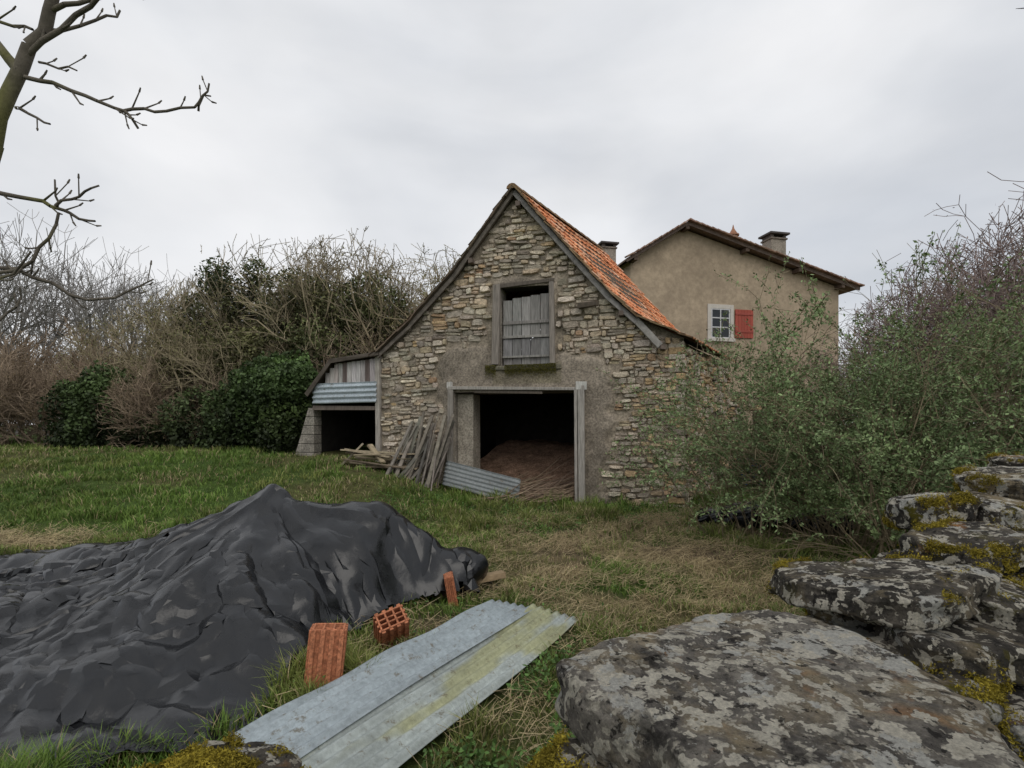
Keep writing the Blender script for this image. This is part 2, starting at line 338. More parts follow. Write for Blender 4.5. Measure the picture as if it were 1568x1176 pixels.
def add_stone(mb,fr,cs,cz,w_,h_,dp,col):
    n=10; ring=[]
    tilt=R.uniform(-.11,.11)
    for k in range(n):
        a=2*math.pi*(k+.5)/n; c,s_=math.cos(a),math.sin(a); e=.45
        x=math.copysign(abs(c)**e,c)*w_/2*(1+R.uniform(-.18,.07)); y=math.copysign(abs(s_)**e,s_)*h_/2*(1+R.uniform(-.28,.12))
        ring.append((x,y+x*tilt))
    vs=[];fs=[]
    tx,ty=R.uniform(-.12,.12),R.uniform(-.18,.22)
    for (k,d) in ((1,-.05),(1,dp*.62),(.86,dp)):
        for (x,y) in ring:
            dd=d if d<0 else d+tx*x+ty*y+R.uniform(-.008,.008)
            vs.append(fr(cs+x*k,cz+y*k,dd))
    vs.append(fr(cs,cz,dp*1.02))
    for r in range(2):
        for k in range(n): a=r*n+k;b=r*n+(k+1)%n; fs.append((a,b,b+n,a+n))
    for k in range(n): fs.append((2*n+k,2*n+(k+1)%n,3*n))
    mb.add(vs,fs,col)
def lay_stones(mb,fr,s0,s1,z0,z1,ok,wmax=.42,hs=(.055,.16),ochre=None,seed=1):
    z=z0; r=0
    while z<z1:
        h=R.uniform(*hs); s=s0-R.uniform(0,.2); r+=1
        while s<s1:
            w_=R.uniform(.08,wmax)*(.7 if R.random()<.5 else 1); cs=s+w_/2
            cz=z+h/2+.16*(float(vn(cs*.9+seed,z*.5))-.5)*2+.025*math.sin(cs*5+r)+R.uniform(-.008,.008)
            if all(ok(cs+q*w_,cz+p*h) for q in (-.42,0,.42) for p in (-.35,.35)):
                col=R.choice(LIM)
                if ochre and R.random()<ochre(cs,cz): col=R.choice([(.55,.40,.23),(.52,.40,.27),(.60,.46,.28),(.46,.32,.2)])
                st_=.72+.55*float(fbm(cs*1.1+seed*3,cz*1.1)); col=tuple(c*st_ for c in vary(col,.2))
                if h>.10 and R.random()<.4:
                    add_stone(mb,fr,cs,cz+h*.25,w_-.008,h*.5-.006,R.uniform(.02,.08),col); add_stone(mb,fr,cs+R.uniform(-.03,.03),cz-h*.25,w_-.008,h*.5-.006,R.uniform(.02,.08),vary(col,.25))
                else: add_stone(mb,fr,cs,cz,w_-.008,h-.006,R.uniform(.02,.10),col)
            s+=w_
        z+=h
def okg(s,z):
    if z>roofz(s)-.05 or s>3.36 or s<-3.22: return False
    if -.5<s<.86 and 2.35<z<4.76: return False
    return not opening(s,z) and not plm(s,z)
def och(s,z): return .06+.45*max(0,min(1,(s-2.2)/.8))
mb=MB(); lay_stones(mb,W,-3.2,3.4,-.15,6.7,okg,ochre=och,seed=2); mb.build('gable_stonework',M_stone,barn)
C1=W(3.36,0,0); n2v=Vector((D.y,-D.x,0))
def W2(s,z,d=0): return C1+D*s+n2v*d+Vector((0,0,z))
mb=MB(); lay_stones(mb,W2,0,4.4,-.15,3.3,lambda s,z:z<3.3 and s>0 and not(2.6<s<3.6 and z<2.0),ochre=lambda s,z:.45,seed=9); mb.build('side_stonework',M_stone,barn)
mb=MB(); z=-.1
while z<3.3:
    h=R.uniform(.08,.16); L=R.choice([.16,.3]); L2=.46-L
    o=W(3.40-L,z,.06); mb.box(o,g*L,-nv*.05+D*L2*.6,Vector((0,0,h-.014)),tuple(c*.95 for c in vary(R.choice(LIM+[(.5,.36,.2)]),.15)),.014); z+=h
mb.build('corner_stones',M_stone,barn,bevel=.012)
ds=.045; ss=np.arange(-3.22,3.40,ds); zs=np.arange(-.3,6.72,ds); V=[];Cc=[]
pm=np.array([[1.0 if plm(a,b) else 0.0 for b in zs] for a in ss]); sm=pm.copy()
for _ in range(1): sm=(sm+np.roll(sm,1,0)+np.roll(sm,-1,0)+np.roll(sm,1,1)+np.roll(sm,-1,1))/5
for i,a in enumerate(ss):
    for j,b in enumerate(zs):
        gap=.018*float(sst(.55,.7,fbm(a*1.8+70,b*1.8)))
        dd=.062*sm[i,j]+.018*(float(fbm(a*4,b*4))-.5)*(1+sm[i,j])+gap; V.append(W(a,min(b,roofz(a)-.01),dd))
        n_=float(fbm(a*1.3+50,b*1.3)); pc=np.array((.31,.265,.21))*(.5+.95*n_); mc=np.array((.33,.28,.215))*(.6+.8*n_)
        if 2.55<b<3.0 and -.5<a<1.0: pc=pc*(1-.5*n_)+np.array((.10,.10,.02))*.7*n_
        if b<.5: pc=pc*.75
        Cc.append(tuple(pc*sm[i,j]+mc*(1-sm[i,j])))
nz=len(zs);F=[]
for i in range(len(ss)-1):
    for j in range(nz-1):
        a,b=ss[i]+ds/2,zs[j]+ds/2
        if opening(a,b) or zs[j]>roofz(a)-.02: continue
        F.append((i*nz+j,(i+1)*nz+j,(i+1)*nz+j+1,i*nz+j+1))
addnp('gable_render',V,F,M_plaster,Cc,barn,smooth=True)
mb=MB(); th=.75; cR=(.36,.32,.27)
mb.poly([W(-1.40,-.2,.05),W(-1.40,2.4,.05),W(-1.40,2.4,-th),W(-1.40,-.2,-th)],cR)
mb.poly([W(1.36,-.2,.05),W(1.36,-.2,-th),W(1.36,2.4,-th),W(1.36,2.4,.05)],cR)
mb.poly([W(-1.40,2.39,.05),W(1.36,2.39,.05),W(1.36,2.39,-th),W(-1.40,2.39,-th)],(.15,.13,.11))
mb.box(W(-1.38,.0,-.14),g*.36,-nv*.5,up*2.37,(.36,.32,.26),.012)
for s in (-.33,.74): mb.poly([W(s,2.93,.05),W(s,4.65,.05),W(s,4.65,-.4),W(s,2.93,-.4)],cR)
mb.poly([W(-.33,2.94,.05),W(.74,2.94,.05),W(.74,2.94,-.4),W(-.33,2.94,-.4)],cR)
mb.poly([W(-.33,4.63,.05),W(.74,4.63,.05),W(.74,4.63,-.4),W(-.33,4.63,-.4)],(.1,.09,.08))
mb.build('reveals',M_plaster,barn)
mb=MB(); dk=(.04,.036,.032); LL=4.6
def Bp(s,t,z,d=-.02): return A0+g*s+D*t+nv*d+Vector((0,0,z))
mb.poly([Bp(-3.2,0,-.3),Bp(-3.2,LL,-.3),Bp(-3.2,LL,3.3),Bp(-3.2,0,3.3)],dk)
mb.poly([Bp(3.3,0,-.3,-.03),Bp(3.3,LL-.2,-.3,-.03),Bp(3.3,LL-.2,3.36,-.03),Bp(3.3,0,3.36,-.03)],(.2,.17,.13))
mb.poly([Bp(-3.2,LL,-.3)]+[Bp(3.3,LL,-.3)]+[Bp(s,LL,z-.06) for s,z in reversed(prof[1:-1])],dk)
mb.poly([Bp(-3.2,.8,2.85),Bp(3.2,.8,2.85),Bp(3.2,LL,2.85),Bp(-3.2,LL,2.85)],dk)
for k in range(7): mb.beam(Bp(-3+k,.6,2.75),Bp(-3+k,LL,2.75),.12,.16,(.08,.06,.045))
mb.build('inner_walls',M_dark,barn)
V=[];Cc=[];n_=60
for i in range(n_):
    for j in range(n_):
        s=-1.9+3.8*i/(n_-1);t=-.1+4.5*j/(n_-1)
        z=.12+1.0*float(sst(0,3.2,t))+.14*(float(fbm(s*3,t*3))-.5)+ .15*max(0,-s)*.5
        V.append(Bp(s,t,z)); k=.6+.8*float(fbm(s*6,t*6)); Cc.append((.30*k,.19*k,.13*k))
F=[(i*n_+j,(i+1)*n_+j,(i+1)*n_+j+1,i*n_+j+1) for i in range(n_-1) for j in range(n_-1)]
addnp('earth_floor',V,F,M_dirt,Cc,barn,smooth=True)
mb=MB(); gw=(.27,.245,.215); gl=(.36,.335,.30)
mb.beam(W(-1.46,.15,.10),W(-1.44,2.52,.10),.13,.12,gw,up=nv,j=.012)
mb.beam(W(1.43,.05,.12),W(1.40,2.5,.12),.13,.13,gl,up=nv,j=.012)
mb.beam(W(1.31,.05,.16),W(1.30,2.4,.16),.06,.05,gl,up=nv,j=.01)
mb.beam(W(-1.5,2.50,.12),W(1.5,2.42,.12),.10,.075,gl,j=.012)
mb.beam(W(-.9,2.41,.11),W(.6,2.36,.11),.05,.06,(.12,.10,.08),j=.008)
mb.box(W(1.3,2.40,.14),g*.22,nv*.05,up*.17,(.55,.54,.5),.01)
mb.box(W(-1.52,2.50,.12),g*.12,nv*.05,up*.12,(.5,.48,.45),.01)
mb.beam(W(-.42,2.97,.09),W(-.40,4.68,.09),.16,.10,(.25,.22,.19),up=nv,j=.014)
mb.beam(W(.80,2.97,.07),W(.78,4.66,.07),.11,.08,(.25,.22,.19),up=nv,j=.012)
mb.beam(W(-.42,4.64,.07),W(.84,4.70,.07),.10,.08,(.13,.11,.09),j=.012)
mb.build('timber_posts',M_wood,barn,bevel=.008)
mb=MB()
for k in range(5):
    s0=-.30+k*.205; c=vary((.29,.275,.26),.2)
    mb.box(W(s0,3.58,-.08),g*.195,nv*.03,up*(.80+(.02*k if k else -.02)),c,.006)
    mb.box(W(s0,3.16,-.08),g*.195,nv*.03,up*.37,vary((.21,.205,.20),.2),.006)
    mb.box(W(s0,2.96,-.10),g*.195,nv*.03,up*.17,vary((.22,.215,.20),.2),.008)
mb.box(W(-.30,3.545,-.045),g*1.02,nv*.03,up*.05,(.30,.285,.26),.005)
mb.box(W(-.30,3.84,-.045),g*1.02,nv*.025,up*.07,(.23,.215,.2),.005)
mb.box(W(-.30,3.12,-.045),g*1.02,nv*.03,up*.05,(.25,.24,.22),.005)
mb.build('hatch_door',M_wood,barn,bevel=.004)
mb=MB(); mb.box(W(-.55,2.86,.04),g*1.55,nv*.09,up*.09,(.18,.165,.12),.018); mb.build('hatch_sill',M_plaster,barn,bevel=.02)
rs=np.random.RandomState(3); P=[]
for k in range(9000):
    s=rs.uniform(-.65,1.1); p=W(s,2.96-abs(rs.normal(0,.10)),.10+rs.uniform(0,.05))
    if vn(s*6,1)>.36: P.append(p)
V,F=leafgeo(np.array(P),rs.uniform(.006,.016,len(P)),rs); addnp('sill_moss',V,F,M_moss,np.repeat(np.array([[.13,.12,.03]])*rs.uniform(.5,1.2,(len(P),1)),4,0),barn)
mb=MB(); pr=prof[1:]
for (a,b) in zip(pr[:-1],pr[1:]):
    if a[0]>=2.5: continue
    right=a[0]>=0
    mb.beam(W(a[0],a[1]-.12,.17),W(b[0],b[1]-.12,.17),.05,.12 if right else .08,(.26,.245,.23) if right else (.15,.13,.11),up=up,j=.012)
mb.beam(W(2.45,3.80,.17),W(2.95,3.22,.17),.05,.13,(.3,.285,.26),j=.01)
mb.beam(W(1.35,4.12,.1),W(1.75,4.1,.3),.12,.1,(.1,.08,.06),j=.01)
for (s,z) in ((-.95,5.2),(.1,6.3),(3.0,3.2),(2.2,3.9)): mb.beam(W(s,z,-.1),W(s,z,.24),.10,.10,(.14,.11,.09),j=.01)
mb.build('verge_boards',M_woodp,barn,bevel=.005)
def slopept(arc_pts,u):
    acc=0
    for (a,b) in zip(arc_pts[:-1],arc_pts[1:]):
        L=math.hypot(b[0]-a[0],b[1]-a[1])
        if u<=acc+L or b==arc_pts[-1]:
            f=(u-acc)/L; nx,nz_=-(b[1]-a[1])/L,(b[0]-a[0])/L
            if nz_<0: nx,nz_=-nx,-nz_
            return a[0]+(b[0]-a[0])*f,a[1]+(b[1]-a[1])*f,nx,nz_
        acc+=L
def roof(side):
    pts=[p for p in prof if (p[0]>=0 if side>0 else p[0]<=0)]
    if side<0: pts=pts[::-1]
    tot=sum(math.hypot(b[0]-a[0],b[1]-a[1]) for a,b in zip(pts[:-1],pts[1:]))
    mb=MB(); T0=-.05
    for (a,b) in zip(pts[:-1],pts[1:]):
        mb.poly([Bp(a[0],T0,a[1]-.05,.2),Bp(b[0],T0,b[1]-.05,.2),Bp(b[0],LL+.1,b[1]-.05,.2),Bp(a[0],LL+.1,a[1]-.05,.2)],(.1,.08,.06))
    mb.build('roof_deck',M_dark,barn)
    mb=MB(); rh=.30; tw=.225; nr=int(tot/rh)+1
    for r in range(nr):
        for c in range(int((LL+.15)/tw)):
            u0=r*rh-.03; u1=min((r+1)*rh+.03,tot+.05)+R.uniform(-.02,.02)
            sag=-.06*math.sin(math.pi*min(1,(c*tw)/LL))*math.sin(math.pi*min(1,u0/tot+.15))
            t0=T0+c*tw+R.uniform(-.008,.008); lift=R.uniform(0,.012); sk_=R.uniform(-.02,.02)
            k=float(fbm(c*.35+side*9,r*.5))
            base=R.choice([(.76,.29,.13),(.72,.26,.115),(.78,.34,.17),(.66,.24,.11),(.74,.38,.22),(.70,.43,.29)])
            edge=max(0,1-c/1.6)*.55+max(0,(u0/tot-.85)*2.2)+max(0,.12-u0/tot)*1.2
            edge=min(.8,edge*(.4+R.random())+ (k>.64)*.2)
            col=tuple(a*(1-edge)+b*edge for a,b in zip(vary(base,.18),(.18,.12,.055)))
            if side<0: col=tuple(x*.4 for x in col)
            prof_u=[0,.16,.3,.5,.7,.84,1]; prof_h=[.022,.026,.004,.010,.004,.026,.022]
            vs=[];m=len(prof_u)
            for (uu,hh) in ((max(u0,0),.0),(u1,.035),(u1,.012)):
                s,z,nx,nz_=slopept(pts,uu)
                for a,b in zip(prof_u,prof_h):
                    e=b+hh+lift+sag-.03; vs.append(Bp(s+nx*e,t0+a*(tw-.008)+sk_*(uu-u0),z+nz_*e,.2))
            fs=[(r_*m+i,r_*m+i+1,(r_+1)*m+i+1,(r_+1)*m+i) for r_ in range(2) for i in range(m-1)]
            mb.add(vs,fs,col)
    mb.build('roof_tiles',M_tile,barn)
roof(1); roof(-1)
mb=MB()
for k in range(13):
    t=-.07+k*.36; rr=.11; vs=[]
    for q in range(2):
        for i in range(7):
            a=math.pi*i/6; r2=rr*(1.08 if q==0 else .95); vs.append(Bp(math.cos(a)*r2,t+q*.4,6.62+math.sin(a)*r2*.9,.2))
    mb.add(vs,[(i,i+1,i+8,i+7) for i in range(6)]+[tuple(range(7))],vary((.24,.15,.08),.25))
mb.build('ridge_tiles',M_tile,barn)
mb=MB()
for (a,b) in zip(pr[:-1],pr[1:]):
    L=math.hypot(b[0]-a[0],b[1]-a[1]); k=int(L/.26)
    for i in range(k):
        f0,f1=i/k,(i+1.1)/k; s0,z0=a[0]+(b[0]-a[0])*f0,a[1]+(b[1]-a[1])*f0; s1,z1=a[0]+(b[0]-a[0])*f1,a[1]+(b[1]-a[1])*f1
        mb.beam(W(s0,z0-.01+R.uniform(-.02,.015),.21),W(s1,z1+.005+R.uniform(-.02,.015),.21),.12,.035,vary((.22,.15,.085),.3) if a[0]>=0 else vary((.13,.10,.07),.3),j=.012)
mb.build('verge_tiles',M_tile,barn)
# ---- lean-to
mb=MB()
lz=[(-3.15,3.33),(-4.4,3.20),(-5.05,2.42)]
def lf(s,z,t=0,d=0): return A0+g*s-nv*t+nv*d+up*z
for a,b in zip(lz[:-1],lz[1:]):
    mb.poly([lf(a[0],a[1],0,.2),lf(b[0],b[1],0,.2),lf(b[0],b[1],3.5),lf(a[0],a[1],3.5)],(.10,.08,.06))
    mb.beam(lf(a[0],a[1]-.03,0,.2),lf(b[0],b[1]-.03,0,.2),.06,.09,(.10,.085,.07),j=.01)
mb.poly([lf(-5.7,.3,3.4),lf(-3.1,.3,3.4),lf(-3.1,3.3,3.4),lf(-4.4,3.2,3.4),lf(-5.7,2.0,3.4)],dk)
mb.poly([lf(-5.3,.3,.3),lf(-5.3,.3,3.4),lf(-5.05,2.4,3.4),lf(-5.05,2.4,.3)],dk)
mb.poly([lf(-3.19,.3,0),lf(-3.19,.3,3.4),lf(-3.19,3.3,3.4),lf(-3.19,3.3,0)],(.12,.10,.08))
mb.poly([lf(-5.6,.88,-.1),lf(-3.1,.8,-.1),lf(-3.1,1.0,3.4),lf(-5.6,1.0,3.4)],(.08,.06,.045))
mb.build('lean_to_shell',M_dark,barn)
mb=MB()
for k in range(12):
    s0=-4.62+k*.117; zt=float(np.interp(s0,[-5.05,-4.4,-3.2],[2.5,3.12,3.22])); c=vary((.46,.43,.42) if k>2 else (.38,.35,.33),.25)
    if k in (4,9): c=(.14,.11,.10)
    zb=2.58+R.uniform(-.06,.03)+.01*k
    mb.box(W(s0,zb,.06),g*.108,nv*.02,up*(zt-zb),c,.006)
mb.beam(W(-3.24,.85,.05),W(-3.24,3.25,.05),.11,.11,(.36,.33,.29),up=nv,j=.01)
mb.beam(W(-4.98,2.1,.03),W(-3.2,2.07,.03),.08,.1,(.16,.13,.11),j=.01)
mb.build('lean_to_boards',M_wood,barn,bevel=.003)
def corr(name,p0,along,across,Lw,Ww,pitch,amp,colf,parent=None,warp=None,nl=24):
    al=Vector(along).normalized(); ac=Vector(across).normalized(); nn=al.cross(ac).normalized()
    if nn.z<0: nn=-nn
    m=int(Ww/pitch*10)+1; V=[];Cc=[]
    for i in range(nl+1):
        for j in range(m):
            a=Lw*i/nl;b=Ww*j/(m-1); e=amp*math.sin(2*math.pi*b/pitch)
            p=Vector(p0)+al*a+ac*b+nn*e
            if warp: p=p+warp(a,b)
            V.append(p); Cc.append(colf(a,b))
    F=[(i*m+j,(i+1)*m+j,(i+1)*m+j+1,i*m+j+1) for i in range(nl) for j in range(m-1)]
    o=addnp(name,V,F,M_metal,Cc,parent,smooth=True); md=o.modifiers.new('s','SOLIDIFY'); md.thickness=.003; return o
corr('lean_to_sheet',W(-4.93,2.18,.13),g+up*.012,up,1.68,.48,.12,.02,lambda a,b:tuple(c*(.8+.4*float(fbm(a*3,b*3))) for c in (.44,.50,.54)),barn)
mb=MB()
for k in range(7):
    z0=.6+k*.215; z1=z0+.205; l0=-5.55+max(0,z0-.9)*.34; l1=-5.55+max(0,z1-.9)*.34; c=vary((.27,.245,.21),.08)
    vs=[W(l0,z0,.0),W(-5.0,z0,.0),W(-5.0,z0,-.3),W(l0,z0,-.3),W(l1,z1,.0),W(-5.0,z1,.0),W(-5.0,z1,-.3),W(l1,z1,-.3)]
    mb.add([v+Vector((R.uniform(-.006,.006),R.uniform(-.006,.006),0)) for v in vs],[(0,3,2,1),(4,5,6,7),(0,1,5,4),(1,2,6,5),(2,3,7,6),(3,0,4,7)],c)
mb.build('lean_to_pillar',M_plaster,barn,bevel=.01)
# ---------------------------------------------------------------- planks, timbers, sticks, sheet by the door
mb=MB()
for k in range(38):
    s=-1.45-R.uniform(0,1.0); top=R.uniform(1.1,2.1)-(-1.42-s)*.8; lean=R.uniform(-.1,.7)
    b=s-R.uniform(0,.3); d0=.3+R.uniform(0,.6); zb=Hf(*(W(b,0,d0).xy))
    mb.beam(W(b,zb-.05,d0),W(min(s+lean*.6,-1.35),zb+top*.9,.12+R.uniform(0,.25)),R.uniform(.025,.08),R.uniform(.02,.05),vary((.18,.16,.135),.4),up=nv,j=.014)
mb.build('leaning_timbers',M_woodp,None,bevel=.004)
mb=MB()
for k in range(11):
    s=-3.3+R.uniform(-.2,.4); z=Hf(*(W(s,0,.5).xy))+.02+k*.03
    mb.beam(W(s-.2,z,.7+R.uniform(-.2,.3)),W(s+R.uniform(.7,1.2),z+R.uniform(-.12,.12)-.1,.45+R.uniform(-.2,.3)),R.uniform(.08,.16),.03,vary((.27,.22,.15),.35),j=.012)
mb.beam(W(-3.75,.72,.9),W(-3.3,1.28,.6),.14,.04,(.30,.26,.19),j=.01); mb.beam(W(-3.2,1.25,.5),W(-2.7,.9,.8),.12,.04,(.33,.27,.18),j=.01)
mb.build('plank_pile',M_woodp,None,bevel=.004)
corr('corrugated_metal_sheet',W(-1.50,.42,.45),g*1+up*-.22,up*1+nv*-.45,1.7,.55,.09,.013,lambda a,b:tuple(c*(.6+.7*float(fbm(a*3,b*6))) for c in (.24,.26,.26)))
S=[];nS=170
for k in range(nS):
    s=R.uniform(-.3,1.3); d0=R.uniform(-.6,.7); a=R.uniform(-.5,.9); L=R.uniform(.5,1.4)
    zb=Hf(*(W(s,0,d0).xy))+.15*max(0,-d0); p=W(s-L*.5*math.cos(a),zb+R.uniform(-.02,.12),d0+.1); q=W(min(1.28,s+L*.5*math.cos(a)),zb+.08+abs(math.sin(a))*L*.6*R.random()+.1,d0-.5*R.random()-.1)
    m_=(p+q)/2+Vector((0,0,R.uniform(-.05,.05))); r=R.uniform(.005,.013)
    S.append([*p,*m_,r,r*.85]);S.append([*m_,*q,r*.85,r*.5])
V,F=tubes(S,5); cc=np.repeat(np.array([vary((.27,.20,.14),.4) for _ in range(nS)]),20,0); addnp('stick_pile',V,F,M_bark,cc,None,True)
# ---------------------------------------------------------------- farmhouse
hs=empty('farmhouse'); hg=Vector((.978,.208,0)).normalized(); hn=Vector((hg.y,-hg.x,0)); HA=Vector((7.16,21.5,0)); HL=9
def HW(s,z,d=0): return HA+hg*s+hn*d+up*z
def hz(s): return float(np.interp(s,[-2.7,0,8.4],[8.36,10.05,7.83]))
sc_=(.42,.335,.24)
mb=MB(); fr=[(-2.35,-.3),(7.75,-.3),(7.75,hz(7.75)-.12),(0,9.92),(-2.35,hz(-2.35)-.12)]
mb.poly([HW(s,z) for s,z in fr],sc_); mb.poly([HW(s,z,-HL) for s,z in fr[::-1]],sc_)
mb.poly([HW(-2.35,-.3),HW(-2.35,hz(-2.35)-.12),HW(-2.35,hz(-2.35)-.12,-HL),HW(-2.35,-.3,-HL)],sc_)
mb.poly([HW(7.75,-.3),HW(7.75,-.3,-HL),HW(7.75,hz(7.75)-.12,-HL),HW(7.75,hz(7.75)-.12)],sc_)
mb.build('rendered_walls',M_stucco,hs)
mb=MB()
for (a,b) in (((-2.72,hz(-2.7)),(0,10.07)),((0,10.07),(8.45,7.82))):
    A_,B_=HW(a[0],a[1]-.02,.45),HW(b[0],b[1]-.02,.45)
    mb.box(A_-up*.05,B_-A_,-hn*(HL+.9),up*.07,(.20,.14,.11))
    mb.beam(HW(a[0],a[1]-.10,.42),HW(b[0],b[1]-.10,.42),.05,.09,(.16,.12,.10))
for s in (-2.3,0,2.8,5.4,7.6): mb.beam(HW(s,hz(s)-.20,-.1),HW(s,hz(s)-.20,.42),.16,.16,(.12,.085,.065))
mb.build('roof_structure',M_woodp,hs)
mb=MB()
for r in range(36):
    for side in (0,1):
        L=2.72 if side==0 else 8.45
        if r*.25>L: continue
        s=-r*.25 if side==0 else r*.25
        mb.beam(HW(s,hz(s)+.06,.5),HW(s+(-.28 if side==0 else .28),hz(s+(-.28 if side==0 else .28))+.03,.5),.22,.05,vary((.30,.19,.14),.3),j=.01)
mb.build('verge_tiles',M_tile,hs)
mb=MB(); ws=1.78; wz=6.1; wh=(.58,.54,.48)
mb.box(HW(ws-.62,wz-.72,.0),hg*.16,hn*.04,up*1.44,wh);mb.box(HW(ws+.46,wz-.72,.0),hg*.16,hn*.04,up*1.44,wh)
mb.box(HW(ws-.46,wz+.54,.0),hg*.92,hn*.04,up*.18,wh);mb.box(HW(ws-.66,wz-.86,.0),hg*1.32,hn*.10,up*.14,wh)
fw=(.6,.6,.6)
for dx in (-.45,-.03,.39): mb.box(HW(ws+dx,wz-.72,.012),hg*.05,hn*.02,up*1.26,fw)
for dz in (-.72,-.28,.12,.49): mb.box(HW(ws-.40,wz+dz,.010),hg*.37,hn*.018,up*.05,fw); mb.box(HW(ws+.02,wz+dz,.010),hg*.37,hn*.018,up*.05,fw)
mb.build('window_frame',M_paint,hs,bevel=.004)
m_,nt_,b_=nodes('window_glass'); b_.inputs['Base Color'].default_value=(.02,.025,.03,1); b_.inputs['Roughness'].default_value=.08; b_.inputs['Specular IOR Level'].default_value=.3
mb=MB(); mb.poly([HW(ws-.46,wz-.72,.005),HW(ws+.46,wz-.72,.005),HW(ws+.46,wz+.54,.005),HW(ws-.46,wz+.54,.005)],(0,0,0)); mb.build('window_glass',m_,hs)
mb=MB()
for k in range(6): mb.box(HW(ws+.68+k*.145,wz-.68,.03),hg*.14,hn*.035,up*1.22,vary((.36,.075,.05),.08))
for dz in (-.45,.3): mb.box(HW(ws+.68,wz+dz,.068),hg*.86,hn*.02,up*.09,(.33,.07,.05))
mb.build('red_shutter',M_paint,hs,bevel=.006)
def chim(s,d,z0,z1,w_,nm):
    mb=MB(); o=HW(s,z0,d); mb.box(o,hg*w_,-hn*w_*.8,up*(z1-z0-.3),(.33,.29,.24))
    mb.box(o+up*(z1-z0-.3)-hg*.05+hn*.05,hg*(w_+.1),-hn*(w_*.8+.1),up*.08,(.2,.17,.14))
    for a in (0,w_-.14): mb.box(o+up*(z1-z0-.22)+hg*a,hg*.14,-hn*w_*.8,up*.14,(.12,.1,.09))
    mb.box(o+up*(z1-z0-.08)-hg*.12+hn*.12,hg*(w_+.24),-hn*(w_*.8+.24),up*.09,(.10,.09,.085)); mb.build(nm,M_plaster,hs,bevel=.01)
chim(-1.7,-4.6,8.8,10.85,.72,'chimney'); chim(5.0,-.9,8.0,10.5,.78,'chimney')
mb=MB()
for (r0,r1,z0,z1) in ((.2,.2,9.3,10.0),(.25,.25,10.0,10.06),(.2,.05,10.06,10.32),(.05,.01,10.32,10.5)):
    c=HW(2.75,0,-.5); vs=[c+Vector((math.cos(a)*r,math.sin(a)*r,z)) for (r,z) in ((r0,z0),(r1,z1)) for a in [2*math.pi*i/12 for i in range(12)]]
    mb.add(vs,[(i,(i+1)%12,12+(i+1)%12,12+i) for i in range(12)]+[tuple(range(12,24))],(.36,.18,.11))
mb.build('clay_pot',M_tile,hs)
mb=MB(); ob=empty('outbuilding')
oa=Vector((6.0,14.8,0)); og=Vector((.97,.24,0)).normalized(); on=Vector((og.y,-og.x,0))
def OW(s,z,d=0): return oa+og*s+on*d+up*z
mo=MB(); lay_stones(mo,OW,0,3.2,.1,2.6,lambda s,z:0<s<3.2 and z<2.6 and not(.75<s<1.45 and z<2.1),ochre=lambda s,z:.6,seed=5); mo.build('outbuilding_stones',M_stone,ob)
mb.box(OW(0,-.2,-.02),og*.75,-on*.4,up*2.85,(.2,.17,.13)); mb.box(OW(1.45,-.2,-.02),og*1.9,-on*.4,up*2.85,(.2,.17,.13)); mb.box(OW(.75,2.1,-.03),og*.7,-on*.4,up*.5,(.25,.2,.15))
mb.box(OW(.5,-.2,-2),og*1.4,-on*.1,up*2.6,(.03,.03,.03)); mb.build('outbuilding_wall',M_plaster,ob)
# ---------------------------------------------------------------- hollow bricks
def brick(loc,rot,dims=(.20,.20,.38),parent=None):
    mb=MB(); w_,d_,h_=dims; t=.014; c=(.45,.175,.09)
    mb.box((-w_/2,-d_/2,0),(w_,0,0),(0,t,0),(0,0,h_),c)
    mb.box((-w_/2,d_/2-t,0),(w_,0,0),(0,t,0),(0,0,h_),c)
    for k in range(4): mb.box((-w_/2+k*(w_-t)/3,-d_/2+t,0),(t,0,0),(0,d_-2*t,0),(0,0,h_),c)
    for k in (1,2):
        for q in range(3): mb.box((-w_/2+t+q*(w_-t)/3,-d_/2+t+k*(d_-2*t)/3-.006,0.004),((w_-t)/3-t,0,0),(0,.012,0),(0,0,h_-.008),tuple(x*.9 for x in c))
    for k in (0,2,4,6):
        for (sy) in (-1,1):
            y0=-d_/2-.016 if sy<0 else d_/2
            mb.box((-w_/2+k*w_/7,y0,.004),(w_/7,0,0),(0,.016,0),(0,0,h_-.008),tuple(x*1.05 for x in c))
        mb.box((w_/2,-d_/2+k*d_/7,.004),(.014,0,0),(0,d_/7,0),(0,0,h_-.008),c)
        mb.box((-w_/2-.014,-d_/2+k*d_/7,.004),(.014,0,0),(0,d_/7,0),(0,0,h_-.008),c)
    o=mb.build('hollow_brick',M_brick,parent,bevel=.003); o.location=loc; o.rotation_euler=[math.radians(a) for a in rot]; return o
brick((-1.21,3.28,.0),(-8,5,14),(.20,.18,.39))
brick((-.93,3.95,.05),(38,-14,30),(.2,.14,.30))
brick((-.55,4.82,.0),(0,-10,10),(.06,.2,.30))
mb=MB(); mb.beam((-.45,5.15,.12),(-.08,5.28,.16),.12,.05,(.30,.22,.13),j=.01); mb.beam((-5.2,6.42,.14),(-4.5,6.5,.16),.14,.05,(.34,.24,.13),j=.01); mb.build('timber_offcuts',M_woodp,None,bevel=.004)
